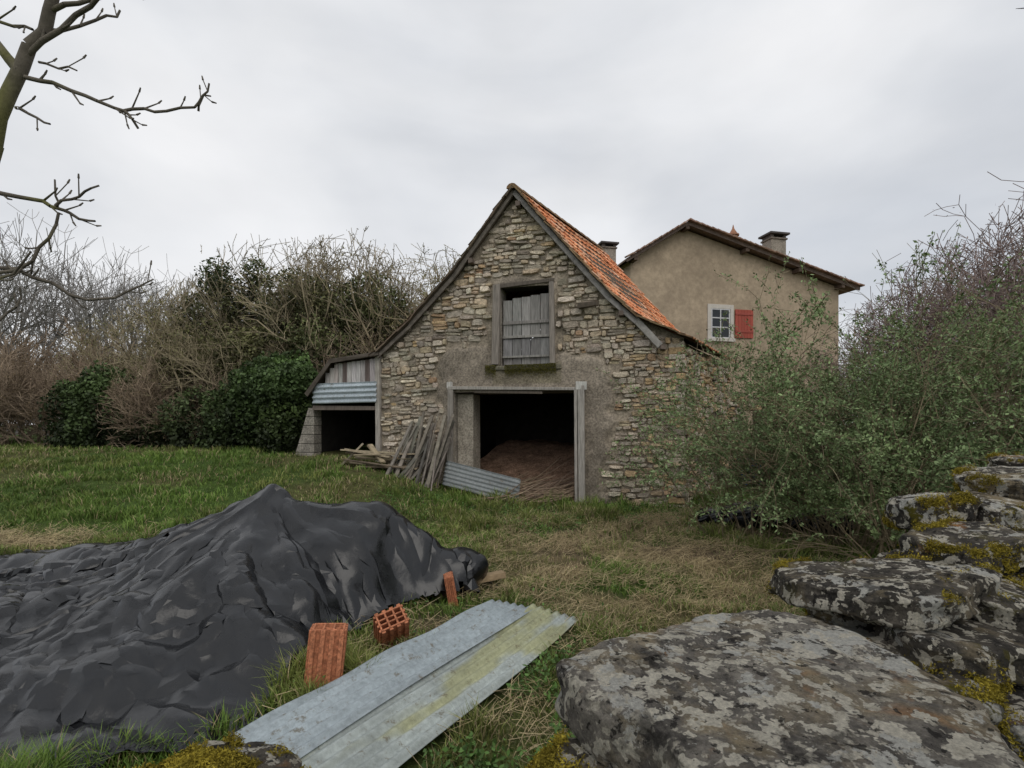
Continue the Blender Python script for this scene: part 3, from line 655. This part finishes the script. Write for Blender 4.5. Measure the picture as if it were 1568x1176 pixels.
# ---------------------------------------------------------------- fallen corrugated sheets
al=Vector((1.22,2.05,.0)).normalized(); ac=Vector((.86,-.51,0)).normalized()
def cA(a,b):
    k=.75+.5*float(fbm(a*4,b*9)); return (.34*k,.39*k,.41*k)
def cB(a,b):
    k=.75+.5*float(fbm(a*4+9,b*9)); f=float(sst(.42,.58,fbm(a*1.5+3,b*5+2)))*.8; return tuple((u*(1-f)+v*f)*k for u,v in zip((.38,.42,.40),(.36,.36,.18)))
corr('corrugated_metal_sheet',(-1.42,2.57,.13),al,ac,2.4,.44,.076,.010,cA,None,lambda a,b:Vector((0,0,.012*math.sin(a*2)+.01*math.sin(a*7+b*9)*(b<.08))),nl=60)
corr('corrugated_metal_sheet',(-1.08,2.38,.11),al,(ac+Vector((0,0,-.10))),2.45,.44,.076,.010,cB,None,lambda a,b:Vector((0,0,.012*math.sin(a*2.3+1)+.03*max(0,a-2.1))),nl=60)
# ---------------------------------------------------------------- rocks
def ico(sub):
    import bmesh
    bm=bmesh.new(); bmesh.ops.create_icosphere(bm,subdivisions=sub,radius=1); V=np.array([v.co[:] for v in bm.verts]); F=np.array([[v.index for v in f.verts] for f in bm.faces]); bm.free(); return V,F
ICO={k:ico(k) for k in (4,5,6,7)}
def rockgeo(sub,outline,c,thick,seed,tilt=(0,0),amp=.05,e=.3,ze=.4):
    V,F=ICO[sub]; V=V.copy()
    rho=np.hypot(V[:,0],V[:,1]); th=np.arctan2(V[:,1],V[:,0]); phi=np.arctan2(V[:,2],rho)
    rr_=np.cos(phi)**e; zz=np.sign(V[:,2])*np.abs(np.sin(phi))**ze
    oc=np.array(outline); ang=np.arctan2(oc[:,1],oc[:,0]); rad=np.hypot(oc[:,0],oc[:,1]); o=np.argsort(ang); ang=ang[o];rad=rad[o]
    ang=np.concatenate([ang-2*np.pi,ang,ang+2*np.pi]); rad=np.tile(rad,3); r=np.interp(th,ang,rad)
    x=rr_*r*np.cos(th); y=rr_*r*np.sin(th); z=zz*thick/2
    s=seed*7.31; dsp=amp*((fbm(x*4+s,y*4+s,z*4,5)-.5)*2+1.3*(ridged(x*4+s,y*4,z*18,4)-.6))+amp*.6*(fbm(x*16+s,y*16,z*34,4)-.5)*2+.25*amp*(tri(x*9+s,y*9+z*20,2)-.5)
    k=np.stack([np.cos(th)*rr_,np.sin(th)*rr_,zz],-1); k/=np.linalg.norm(k,axis=1,keepdims=True)+1e-9
    x=x+k[:,0]*dsp*1.2;y=y+k[:,1]*dsp*1.2;z=z+k[:,2]*dsp*.8
    z=z+tilt[0]*x+tilt[1]*y
    return np.stack([x+c[0],y+c[1],z+c[2]],-1),F
wall=empty('dry_stone_wall')
oc=[(.14,1.43),(.24,1.52),(.45,1.62),(.72,1.78),(.95,1.78),(1.07,1.62),(1.10,1.36),(1.06,1.12),(.98,.97),(.75,.86),(.47,.86),(.32,1.12)]
cx,cy=.7,1.33
V,F=rockgeo(7,[(a-cx,b-cy) for a,b in oc],(cx,cy,.965),.16,3,(.01,.02),.026,.16,.22)
addnp('lichen_slab',V,F,M_slab,np.zeros((len(V),3)),wall,smooth=True)
path=[(1.15,1.65),(1.55,2.0),(2.15,2.4),(2.75,2.8),(3.5,3.35),(4.6,4.1),(6.0,5.0)]
tops=[.86,.93,1.04,1.20,1.32,1.38,1.4]
def pth(u):
    i=min(int(u),len(path)-2); f=u-i; a,b=path[i],path[i+1]; dxy=Vector((b[0]-a[0],b[1]-a[1])).normalized()
    return Vector((a[0]+(b[0]-a[0])*f,a[1]+(b[1]-a[1])*f)),dxy,tops[i]+(tops[i+1]-tops[i])*f
Vs=[];Fs=[];Cs=[];off=0
def addrock(c,L,Wd,T,ang,sub,seed,tilt,moss,amp=.04):
    global off
    n=R.randint(5,8); ol=[]
    for k in range(n):
        a=2*math.pi*(k+R.uniform(-.3,.3))/n; rx=L/2*R.uniform(.8,1.15); ry=Wd/2*R.uniform(.8,1.15); x,y=math.copysign(abs(math.cos(a))**.7,math.cos(a))*rx,math.copysign(abs(math.sin(a))**.7,math.sin(a))*ry
        ol.append((x*math.cos(ang)-y*math.sin(ang),x*math.sin(ang)+y*math.cos(ang)))
    V,F=rockgeo(sub,ol,c,T,seed,tilt,amp,.22,.30); Vs.append(V);Fs.append(F+off);off+=len(V); Cs.append(np.tile(np.array([[moss,0,0]]),(len(V),1)))
sd=10; u=0
while u<5.6:
    p,dxy,top=pth(u); nrm=Vector((-dxy.y,dxy.x)); ang=math.atan2(dxy.y,dxy.x)
    z=0; top+=R.uniform(-.05,.05)
    while z<top-.03:
        T=R.uniform(.06,.12)
        if z+T>top: T=max(.06,top-z)
        for sdn in (-1,1):
            sd+=1; wd=R.uniform(.22,.38); c=p+nrm*sdn*R.uniform(.12,.24)+dxy*R.uniform(-.12,.12)
            addrock((c.x,c.y,z+T/2+R.uniform(-.02,.02)),R.uniform(.22,.44),wd,T*.95,ang+R.uniform(-.7,.7),5 if z>top-.5 else 4,sd,(R.uniform(-.16,.16),R.uniform(-.16,.16)),R.choice([0,.5,.9,.9]),.032)
        z+=T*.97
    u+=.26/ max(.4,(Vector(path[min(int(u)+1,6)])-Vector(path[min(int(u),5)])).length)
for (c,L,W_,T,a,ti,m) in (((1.40,1.98,1.07),.80,.36,.12,-.08,(.05,-.03),.3),((1.55,1.75,.94),.5,.3,.11,.1,(-.1,.05),.6),((2.02,2.27,1.15),.55,.36,.12,.3,(.08,.05),.4),((1.86,1.95,1.02),.42,.3,.11,.5,(-.15,.1),.8),
    ((2.22,2.72,1.24),.36,.3,.14,.5,(.1,-.1),1.0),((2.85,2.98,1.36),.62,.36,.12,.45,(.04,.06),.5),((2.62,2.7,1.22),.45,.34,.13,.2,(-.1,.12),.7),((3.4,3.35,1.42),.6,.4,.12,.6,(-.04,.05),.8),((2.35,2.35,1.08),.5,.34,.12,.7,(-.2,.1),.8),((1.25,1.62,.88),.4,.3,.12,.9,(-.1,.1),1)):
    sd+=1; addrock(c,L,W_,T,a,6,sd+200,ti,m,.034)
for (x,y,z,L,W_,T,m) in ((.35,1.15,.78,.5,.45,.18,.9),(.8,1.35,.76,.7,.6,.2,.6),(.5,1.2,.55,.8,.6,.25,.6),(.95,1.5,.5,.8,.6,.3,.6),(.7,1.3,.2,1.2,.8,.4,.5),(.32,1.0,.70,.4,.4,.2,1),
   (-.72,1.22,.78,.42,.32,.13,1),(-.42,1.12,.75,.30,.26,.10,.9),(-1.05,1.1,.66,.5,.4,.2,1),(-.1,1.0,.45,.7,.5,.2,.8),(-.7,1.15,.55,.8,.5,.3,.6),(-.7,1.1,.2,1.4,.6,.4,.6),(-1.7,1.05,.5,.9,.6,.3,.6),(-1.8,1.0,.2,1.2,.6,.4,.6),(-.0,1.0,.18,1.2,.6,.36,.5)):
    sd+=1; addrock((x,y,z),L,W_,T,R.uniform(-.3,.3),6 if z>.65 else 4,sd,(R.uniform(-.08,.08),R.uniform(-.08,.08)),m,.035)
ALLV=np.concatenate(Vs)
addnp('wall_stones',ALLV,np.concatenate(Fs),M_rock,np.concatenate(Cs),wall,smooth=True)
rs=np.random.RandomState(8)
mk=fbm(ALLV[:,0]*4.5+2,ALLV[:,1]*4.5+7,ALLV[:,2]*4.5,4)+.45*(fbm(ALLV[:,0]*16,ALLV[:,1]*16,ALLV[:,2]*16,2)-.5)
sel=(mk>.605)&(ALLV[:,2]>.6)&(rs.rand(len(ALLV))<.5); base=ALLV[sel]
left=(ALLV[:,0]<.3)&(ALLV[:,2]>.72)&(mk>.50); base=np.concatenate([base,ALLV[left]])
P=np.repeat(base,9,0); P=P+rs.normal(0,.007,P.shape); P[:,2]+=np.abs(rs.normal(0,.007,len(P)))
kk=rs.uniform(.35,1.25,(len(P),1))*(.5+.9*fbm(P[:,0]*12,P[:,1]*12,P[:,2]*12,2))[:,None]
def mosspatch(cx,cy,cz,rx,ry,rz,n):
    d=rs.normal(size=(n,3)); d/=np.linalg.norm(d,axis=1,keepdims=True); d[:,2]=np.abs(d[:,2]); lump=.5+1.0*fbm(d[:,0]*3+cx*9,d[:,1]*3+cy*9,d[:,2]*3,4)
    Q=np.stack([cx+d[:,0]*rx*lump,cy+d[:,1]*ry*lump,cz+d[:,2]*rz*lump],-1)+rs.normal(0,.005,(n,3)); return Q,(.3+1.0*d[:,2:3])*rs.uniform(.4,1.2,(n,1))
PP=[P];CC=[kk]
for a in ((-.76,1.24,.84,.11,.08,.045),(.12,1.28,.78,.09,.08,.07),(.2,1.18,.72,.12,.1,.07)):
    p,c=mosspatch(*a,int(14000)); PP.append(p);CC.append(c)
P=np.concatenate(PP);C=np.concatenate(CC)*np.array([[.27,.215,.03]]); V,F=leafgeo(P,rs.uniform(.003,.007,len(P)),rs,.35); addnp('moss_cushions',V,F,M_moss,np.repeat(C,4,0),wall)
# ---------------------------------------------------------------- grass
def blades(name,x,y,h,wd,col,bend):
    n=len(x); z=H(x,y)-.01; a=NR.uniform(0,2*math.pi,n); b=NR.uniform(0,2*math.pi,n)
    wx_,wy_=np.cos(a)*wd/2,np.sin(a)*wd/2; bx,by=np.cos(b)*bend*h,np.sin(b)*bend*h
    def P(fx,hz_,k,s): return np.stack([x+bx*fx+wx_*k*s,y+by*fx+wy_*k*s,z+hz_],-1)
    hm=h*.6*np.sqrt(np.maximum(.1,1-.3*bend)); ht=h*np.sqrt(np.maximum(.05,1-bend*bend*.8))
    V=np.stack([P(0,0,1,-1),P(0,0,1,1),P(.35,hm,.8,1),P(.35,hm,.8,-1),P(1,ht,0,0)],1).reshape(-1,3)
    bi=np.arange(n)[:,None]*5; F=np.concatenate([bi+np.array([[0,1,2]]),bi+np.array([[0,2,3]]),bi+np.array([[3,2,4]])],0)
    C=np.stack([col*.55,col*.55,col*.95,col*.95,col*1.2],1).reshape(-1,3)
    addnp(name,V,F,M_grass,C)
sheetpoly=[(-1.38,2.55),(-.15,4.62),(.56,4.2),(-.66,2.1)]
barnpoly=[tuple(W(-5.7,0,0).xy),tuple(W(3.4,0,0).xy),tuple((W(3.4,0,0)+D*5).xy),tuple((W(-5.7,0,0)+D*5).xy)]
def keep(x,y): return ~(inside(x,y,foot)|inside(x,y,sheetpoly)|inside(x,y,barnpoly))
Ng=460000
u=NR.rand(Ng); y=1.5*(20.5/1.5)**(u**.80)
x=NR.uniform(-1.25,1.25,Ng)*y; k=keep(x,y)&~((x>4.5)&(y>9)); x=x[k];y=y[k]
st,br,n2=gcol(x,y)
cl_=fbm(x*2.2+3,y*2.2); lush=sst(.35,.62,cl_)
dirt=dirtm(x,y)
kk=(NR.rand(len(x))>dirt*.9)&(NR.rand(len(x))<.30+.70*lush)&(NR.rand(len(x))>br*.5); x,y,st,br,n2,cl_,lush=[q[kk] for q in (x,y,st,br,n2,cl_,lush)]
clump=sst(.5,.72,fbm(x*5+3,y*5,0,2))
h=(.035+.07*lush+.09*clump+.03*NR.rand(len(x)))*(1-.4*st)*(1-.3*br); near=sst(-2.5,0,x)*sst(6.5,9,y)*(y<11); h*=1+.6*near
h*=1+.3*(y<3.5)
wd=.0035+.0011*y*(.8+.4*NR.rand(len(x)))
v1=NR.rand(len(x),1); gr=np.array([[.075,.145,.022]])*(1-v1)+np.array([[.160,.230,.048]])*v1
gr=gr*(.55+.95*fbm(x*.8+70,y*.8))[:,None]
ye=sst(.45,.7,fbm(x*.9+11,y*.9+31))[:,None]*.55; gr=gr*(1-ye)+np.array([[.23,.225,.07]])*ye*(.7+.5*v1)
isst=(NR.rand(len(x))<(.08+.80*st+.45*br)); sg_=np.array([[.42,.34,.19]])*NR.uniform(.5,1.15,(len(x),1)); col=np.where(isst[:,None],sg_,gr)
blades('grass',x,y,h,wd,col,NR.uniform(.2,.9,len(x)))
n=24000; x=NR.normal(1.5,1.4,n); y=NR.normal(6.3,1.5,n); x[:2500]=NR.normal(-.1,.6,2500); y[:2500]=NR.normal(3.4,.7,2500); x[2500:8000]=NR.normal(2.5,1.0,5500);y[2500:8000]=NR.normal(8.5,.7,5500)
x[8000:9400]=NR.normal(-6.3,.9,1400);y[8000:9400]=NR.normal(6.75,.2,1400)
cl=fbm(x*2+3,y*2+8); k=keep(x,y)&(y>1.8)&(cl>.42); x=x[k];y=y[k];n=len(x); a=NR.uniform(0,math.pi,n); L=NR.uniform(.05,.24,n); z=H(x,y)+NR.uniform(.01,.11,n); dz=NR.uniform(-.05,.05,n)
S=np.stack([x-np.cos(a)*L/2,y-np.sin(a)*L/2,z-dz,x+np.cos(a)*L/2,y+np.sin(a)*L/2,z+dz,np.full(n,.0019),np.full(n,.001)],-1); V,F=tubes(S,3)
addnp('dry_straw',V,F,M_grass,np.repeat(np.array([[.50,.40,.23]])*NR.uniform(.5,1.2,(n,1)),6,0))
n=22000; x=np.concatenate([NR.normal(.05,.5,n//2),NR.uniform(-2.5,3,n//2)]); y=np.concatenate([NR.normal(2.8,.8,n//2),NR.uniform(7.8,10,n//2)])
cl=fbm(x*3+9,y*3); k=keep(x,y)&(cl>.47)&(y>1.6); x=x[k];y=y[k]; n=len(x); P=np.stack([x,y,H(x,y)+NR.uniform(.02,.13,n)],-1)
V,F=leafgeo(P,NR.uniform(.008,.024,n),NR,.55,2.5); addnp('weeds',V,F,M_leaf,np.repeat(np.array([[.08,.15,.035]])*NR.uniform(.5,1.5,(n,1)),4,0))
# ---------------------------------------------------------------- trees
def grow(rg,out,tips,p,d,L,r,lev,maxlev,nch,wig,grav,spread,ns=4,tipr=.35,lr=(.45,.7)):
    seg=L/ns; pts=[]
    for i in range(ns):
        d=(d+Vector((rg.gauss(0,wig),rg.gauss(0,wig),rg.gauss(0,wig)+grav))).normalized(); q=p+d*seg; r1=r*(1-(1-tipr)/ns)
        out.append((*p,*q,r,r1)); p=q; r=r1; pts.append((p.copy(),d.copy(),r))
    if lev<maxlev:
        for i in range(nch[lev]):
            f=pts[min(ns-1,int(rg.uniform(.15,1)*ns))]; ax=Vector((rg.gauss(0,1),rg.gauss(0,1),rg.gauss(0,1))); nd=(f[1]+ax.normalized()*spread*rg.uniform(.6,1.2)).normalized()
            grow(rg,out,tips,f[0],nd,L*rg.uniform(*lr),max(f[2]*.62,.0035),lev+1,maxlev,nch,wig,grav,spread,ns if lev<1 else 3,tipr,lr)
def treemesh(name,rg,stems,Hh,spr,r0,nch,col,wig=.14,grav=.04,spread=.75,sides=3,minr=.006,base=0,env=None,specks=0,speckcol=(.17,.15,.08),spsize=(.02,.04)):
    out=[]
    for k in range(stems):
        a=rg.uniform(0,6.28); d=Vector((math.cos(a)*spr*rg.uniform(.2,1),math.sin(a)*spr*rg.uniform(.2,1),1)).normalized()
        b=Vector((math.cos(a)*base*rg.random(),math.sin(a)*base*rg.random(),0))
        grow(rg,out,None,b,d,Hh*rg.uniform(.75,1.05)*.62,r0*rg.uniform(.6,1),0,len(nch),nch,wig,grav,spread)
    S=np.array(out); S[:,6:8]=np.maximum(S[:,6:8],minr)
    if env:
        rx,zc,rz=env; q=S[:,3:6]; e=(q[:,0]/rx)**2+(q[:,1]/rx)**2+((q[:,2]-zc)/rz)**2; lim=.55+.9*fbm(q[:,0]*.9+5,q[:,1]*.9,q[:,2]*.9,3)
        S=S[(e<lim)|((q[:,2]<zc*.6)&(np.hypot(q[:,0],q[:,1])<rx))]
    V,F=tubes(S,sides); rs=np.random.RandomState(rg.randint(0,999))
    c=np.repeat(np.array([col])*rs.uniform(.65,1.35,(len(S),1)),2*sides,0)
    if specks:
        w_=np.where(S[:,6]<=minr*2.2,1.,.05); i=rs.choice(len(S),specks,p=w_/w_.sum()); f=rs.rand(specks,1); P=S[i,0:3]*(1-f)+S[i,3:6]*f+rs.normal(0,.03,(specks,3)); cl=fbm(P[:,0],P[:,1],P[:,2]); k=cl>.4; P=P[k]
        V2,F2=leafgeo(P,rs.uniform(*spsize,len(P)),rs,.45); c2=np.repeat(np.array([speckcol])*rs.uniform(.5,1.4,(len(P),1)),4,0)
        F=np.concatenate([F,F2+len(V)]);V=np.concatenate([V,V2]);c=np.concatenate([c,c2])
    return addnp(name,V,F,M_twig,c)
def inst(o,locs,parent,nm,rg):
    o.parent=parent; first=True
    for (x,y,sc_) in locs:
        q=o if first else bpy.data.objects.new(nm,o.data)
        if not first: scene.collection.objects.link(q); q.parent=parent
        q.location=(x,y,Hf(x,y)-.1); q.scale=(sc_*rg.uniform(.9,1.1),sc_*rg.uniform(.9,1.1),sc_); q.rotation_euler=(0,0,rg.uniform(0,6.28)); first=False
rg=random.Random(5)
hedge=empty('hedgerow_trees')
v1_=treemesh('bare_crown',rg,8,6.8,.8,.09,(8,7,6),(.29,.245,.175),.15,.03,.85,3,.008,base=.5,env=(3.1,3.4,3.2),specks=10000,speckcol=(.22,.20,.10))
inst(v1_,[(-8.2,17.8,1.09),(-5.0,18,1.12),(-10.5,19.5,.98)],hedge,'bare_crown',rg)
v2_=treemesh('bare_crown',rg,9,6.6,.9,.08,(8,7,6),(.31,.26,.175),.17,.03,.9,3,.008,base=.6,env=(3.1,3.2,3.1),specks=12000,speckcol=(.20,.20,.085))
inst(v2_,[(-10.4,17.4,.92),(-6.6,17.2,1.10),(-3.4,17.6,1.10),(-12.6,17.6,.74),(-8.6,15.9,.66),(-10.0,16,.64),(-2.2,18.6,1.0)],hedge,'bare_crown',rg)
rs=np.random.RandomState(21); PP=[];CC=[]
def mass(cx,cy,cz,rx,ry,rz,n,col,sh=.55,thr=.33):
    d=rs.normal(size=(n,3)); d/=np.linalg.norm(d,axis=1,keepdims=True); lump=.6+.75*fbm(d[:,0]*2.2+cx,d[:,1]*2.2+cy,d[:,2]*2.2,3)
    r=lump*(1-(1-sh)*rs.rand(n)**1.6); P=np.stack([cx+d[:,0]*rx*r,cy+d[:,1]*ry*r,cz+d[:,2]*rz*r],-1); cl=fbm(P[:,0]*1.8,P[:,1]*1.8,P[:,2]*1.8,3)
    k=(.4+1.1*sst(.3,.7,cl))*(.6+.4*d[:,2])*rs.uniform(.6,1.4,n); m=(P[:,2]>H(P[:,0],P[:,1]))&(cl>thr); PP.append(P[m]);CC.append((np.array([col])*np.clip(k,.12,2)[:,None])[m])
dg=(.07,.105,.036)
mass(-12.0,15.0,1.9,1.4,.9,1.5,18000,dg); mass(-10.7,15.0,1.5,1.1,.8,.9,6000,(.075,.095,.037),.3,.40)
mass(-8.9,14.8,1.7,1.2,1.0,1.0,11000,(.07,.095,.037),.3,.40); mass(-7.4,14.4,1.8,1.3,1.0,1.4,14000,(.07,.105,.035),.4,.37); mass(-6.4,14.0,2.4,1.4,1.0,1.3,17000,(.075,.12,.037)); mass(-5.8,13.3,1.6,.7,.7,1.3,8000,(.075,.11,.035))
mass(-5.8,13.2,2.7,.9,.7,.6,8000,(.075,.12,.04))
mass(-9.4,15.9,3.6,1.6,1.0,1.2,8000,(.12,.12,.05),.2,.42); mass(-7.6,15.6,3.4,1.5,1.0,1.2,8000,(.12,.12,.05),.2,.42); mass(-10.4,16.2,3.0,1.5,1.0,1.3,7000,(.12,.11,.05),.2,.42)
mass(-9.6,16.9,6.2,.8,.7,1.1,3600,(.08,.105,.04),.2,.42); mass(-8.5,16.9,6.3,.6,.6,.9,2800,(.08,.10,.04),.2,.42); mass(-9.5,16.7,4.8,1.5,1,1.4,8000,(.105,.11,.05),.2,.42)
mass(-4.6,16.7,5.0,1.5,1,1.7,11000,(.11,.125,.05),.2,.40);mass(-6.7,16.5,5.2,1.6,1,1.5,10000,(.12,.125,.055),.2,.42);mass(-6.0,15.6,3.6,1.3,.9,1.2,7000,(.10,.115,.045),.2,.41)
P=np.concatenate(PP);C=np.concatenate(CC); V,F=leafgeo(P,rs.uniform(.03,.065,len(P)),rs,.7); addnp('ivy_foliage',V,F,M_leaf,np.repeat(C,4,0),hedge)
brush=empty('bramble_thicket')
b1=treemesh('thicket_twigs',rg,18,3.4,.9,.022,(7,6,4),(.26,.20,.145),.16,.02,.75,3,.007,base=.9,env=(2.2,1.7,2.0),specks=2500,speckcol=(.22,.165,.10))
inst(b1,[(-17.5,16.5,1.0),(-15.9,16.3,.95),(-14.2,16.0,.95),(-19,18,1.15),(-16.8,18,1.2),(-14.9,18.2,1.2),(-13.2,16.6,1.0),(-11.2,16.2,.9),(-20.5,18,1.1),(-22,19,1.2),(-18.4,20,1.4),(-25,21,1.3),(-9.8,15.3,.75),(-10.5,15.6,.8),(-8.2,15.5,.8),(-6.5,16.6,1.0),(-5,16.2,1.1)],brush,'thicket_twigs',rg)
far=empty('distant_trees')
t1=treemesh('distant_bare_tree',rg,3,13,.35,.2,(8,7,6),(.24,.225,.21),.13,.02,.75,3,.014,base=.2,env=(5.2,7.5,6.2))
inst(t1,[(-34,35,1.15),(-30,33,1.05),(-27,35,.98),(-24,34,.88),(-38,36,1.3),(-21,36,.85),(-45,42,1.3),(-31,40,1.1),(-26,40,1.0),(-17,38,.8),(-12,38,.75),(-6,38,.7),(-9,36,.7),(-2,38,.7),(-52,46,1.1),(22,40,.7),(30,42,.8),(38,42,.8)],far,'distant_bare_tree',rg)
rt=empty('thorn_tree')
t2=treemesh('thorn_crown',rg,10,6.6,.9,.06,(8,7,6),(.22,.17,.155),.19,.03,.9,3,.0065,base=.6,env=(3.0,3.2,3.2),specks=2500,speckcol=(.24,.18,.15))
inst(t2,[(10.6,11.6,.92),(12.2,12.0,1.16),(9.3,12.4,.74),(14.6,13,1.25),(11.4,10.6,.95)],rt,'thorn_crown',rg)
def shrub(name,bx,by,nst,L,spr,leafn,colL,minr=.0028,seed=3,bs=.6,thr=.41):
    rg=random.Random(seed); out=[]
    for k in range(nst):
        a=rg.uniform(0,6.28); sp=spr*rg.uniform(.1,1); d=Vector((math.cos(a)*sp,math.sin(a)*sp,1)).normalized()
        b=Vector((bx+math.cos(a)*bs*rg.random(),by+math.sin(a)*bs*rg.random(),0)); b.z=Hf(b.x,b.y)-.03
        grow(rg,out,None,b,d,L*rg.uniform(.6,1.05),.012*rg.uniform(.5,1.1),0,2,(6,4),.12,-.05,.7,6,.3,(.3,.55))
    S=np.array(out); S[:,6:8]=np.maximum(S[:,6:8],minr); V,F=tubes(S,3); e=empty(name)
    rs=np.random.RandomState(seed); addnp('stems',V,F,M_twig,np.repeat(np.array([[.21,.17,.11]])*rs.uniform(.6,1.4,(len(S),1)),6,0),e)
    wgt=np.where(S[:,6]<.006,1.,.12)*(S[:,2]>.5); i=rs.choice(len(S),leafn,p=wgt/wgt.sum()); f=rs.rand(leafn,1); P=S[i,0:3]*(1-f)+S[i,3:6]*f+rs.normal(0,.022,(leafn,3))
    cl=fbm(P[:,0]*1.6,P[:,1]*1.6,P[:,2]*1.6); kk=cl>thr; P=P[kk]; cl=cl[kk]
    V,F=leafgeo(P,rs.uniform(.012,.031,len(P)),rs,.45); addnp('leaves',V,F,M_leaf,np.repeat(np.array([colL])*(rs.uniform(.55,1.35,(len(P),1))*(.5+1.0*cl[:,None])),4,0),e)
shrub('leafy_shrub',4.6,7.0,74,2.85,.85,70000,(.17,.235,.10),seed=3)
shrub('leafy_shrub',6.0,7.0,74,2.85,.85,70000,(.165,.225,.095),seed=4)
shrub('leafy_shrub',3.5,7.6,28,2.2,.65,17000,(.18,.245,.105),seed=6)
shrub('leafy_shrub',7.6,7.6,66,2.8,.8,54000,(.155,.21,.09),seed=7)
shrub('leafy_shrub',4.6,5.6,22,1.6,.8,14000,(.17,.23,.095),seed=8)
nt_out=[]
def TP(a,b,y=4.0): return Vector((-4.0+a*.0051,y,5.015-b*.0051))
def pl(pts,r0,r1,y0=4.0,dy=0.,tw=True,rg=random.Random(4)):
    P=[TP(a,b,y0+dy*i/len(pts)) for i,(a,b) in enumerate(pts)]
    Q=[P[0]]
    for a,b in zip(P[:-1],P[1:]):
        m=(a+b)/2+Vector((rg.gauss(0,.012),rg.gauss(0,.02),rg.gauss(0,.012))); Q+=[m,b]
    n=len(Q)-1
    for i in range(n):
        ra=r0+(r1-r0)*i/n; rb=r0+(r1-r0)*(i+1)/n; nt_out.append((*Q[i],*Q[i+1],ra,rb))
        if tw and i>0 and rg.random()<.65:
            d=(Q[i+1]-Q[i]).normalized(); s=rg.choice((-1,1)); nd=(d+Vector((-d.z*s,rg.uniform(-.5,.5),d.x*s))*.9+Vector((0,0,.3))).normalized(); L=rg.uniform(.04,.16); e=Q[i]+nd*L
            nt_out.append((*Q[i],*e,rb*.6,max(rb*.4,.004))); nt_out.append((*e,*(e+(nd+Vector((0,0,.5))).normalized()*.035),.008,.005))
pl([(-80,700),(-70,500),(-45,330),(-10,220)],.10,.062,tw=False)
pl([(-10,220),(15,140),(45,70),(75,18),(95,-40)],.056,.036,tw=False)
pl([(30,110),(-10,60),(-40,20)],.04,.025,tw=False)
pl([(42,85),(100,50),(150,20),(185,5),(215,12),(242,16)],.022,.009,dy=-.2)
pl([(38,118),(75,122),(120,138),(160,153),(178,160),(188,178)],.018,.009,dy=.2)
pl([(160,153),(200,148),(235,152),(280,146),(292,128),(303,108)],.013,.007,y0=4.15)
pl([(280,146),(284,130),(300,122)],.009,.006,y0=4.2)
pl([(25,165),(50,178),(75,192),(103,207)],.013,.007,dy=-.2)
pl([(60,95),(90,105),(118,108)],.010,.006,y0=4.0)
pl([(-70,280),(0,295),(60,305),(90,318),(110,330),(132,332)],.02,.008,dy=.1)
pl([(85,315),(110,305),(130,293),(152,284)],.012,.007)
pl([(88,316),(85,300),(84,275)],.009,.006)
pl([(90,325),(75,365),(50,400),(20,415),(-40,425)],.010,.016)
pl([(-60,405),(20,410),(70,430),(120,455),(160,450),(195,430),(212,418)],.017,.006,dy=.2)
pl([(-60,455),(0,440),(40,425),(75,395)],.013,.007,dy=-.2)
pl([(-70,500),(0,490),(25,470),(30,440)],.013,.006)
pl([(-30,20),(20,40),(50,45)],.014,.01)
pl([(75,18),(120,5),(150,-20)],.02,.012)
pl([(58,45),(110,28),(140,0),(150,-20)],.014,.008,dy=.3)
V,F=tubes(nt_out,8); fb=fbm(V[:,0]*6,V[:,1]*6,V[:,2]*6); C=np.array([[.12,.105,.085]])*(.6+.9*fb)[:,None]; mo_=sst(.5,.62,fbm(V[:,0]*4+9,V[:,1]*4,V[:,2]*4))[:,None]*.7*(V[:,0:1]<-3.6); C=C*(1-mo_)+np.array([[.15,.15,.04]])*mo_
addnp('bare_walnut_tree',V,F,M_bark,C,None,True)
# ---------------------------------------------------------------- bits
V,F=ICO[5]; fb=.7+.5*tri(V[:,0]*3+V[:,2]*2,V[:,1]*3,5)+.25*(tri(V[:,0]*8,V[:,1]*8+V[:,2]*5,6)-.5)
P=V*np.array([[.7,.4,.22]])*fb[:,None]+np.array([[3.75,8.3,.2]]); addnp('crumpled_black_plastic',P,F,M_tarp,None,None,True)
P=V*np.array([[.5,.35,.2]])*fb[:,None]+np.array([[4.8,7.9,.2]]); addnp('crumpled_black_plastic',P,F,M_tarp,None,None,True)
mb=MB(); c=Vector((5.6,12.0,.3)); rn=[(.22,0),(.28,.55),(.31,.56),(.31,.6),(.27,.6),(.2,.05)]
vs=[c+Vector((math.cos(a)*r,math.sin(a)*r,z)) for r,z in rn for a in [2*math.pi*i/20 for i in range(20)]]
mb.add(vs,[(q*20+i,q*20+(i+1)%20,(q+1)*20+(i+1)%20,(q+1)*20+i) for q in range(5) for i in range(20)],(.03,.10,.30)); mb.build('blue_tub',M_paint,None,True)
S=[]
for k in range(3):
    for i in range(20):
        f0,f1=i/20,(i+1)/20; q=lambda f:(24.6+k*.12+f*6,25+f*-10,22-10*4*f*(1-f)*.12-f*2)
        S.append((*q(f0),*q(f1),.012,.012))
V,F=tubes(S,4); addnp('overhead_wires',V,F,M_twig,np.tile(np.array([[.1,.1,.1]]),(len(V),1)))
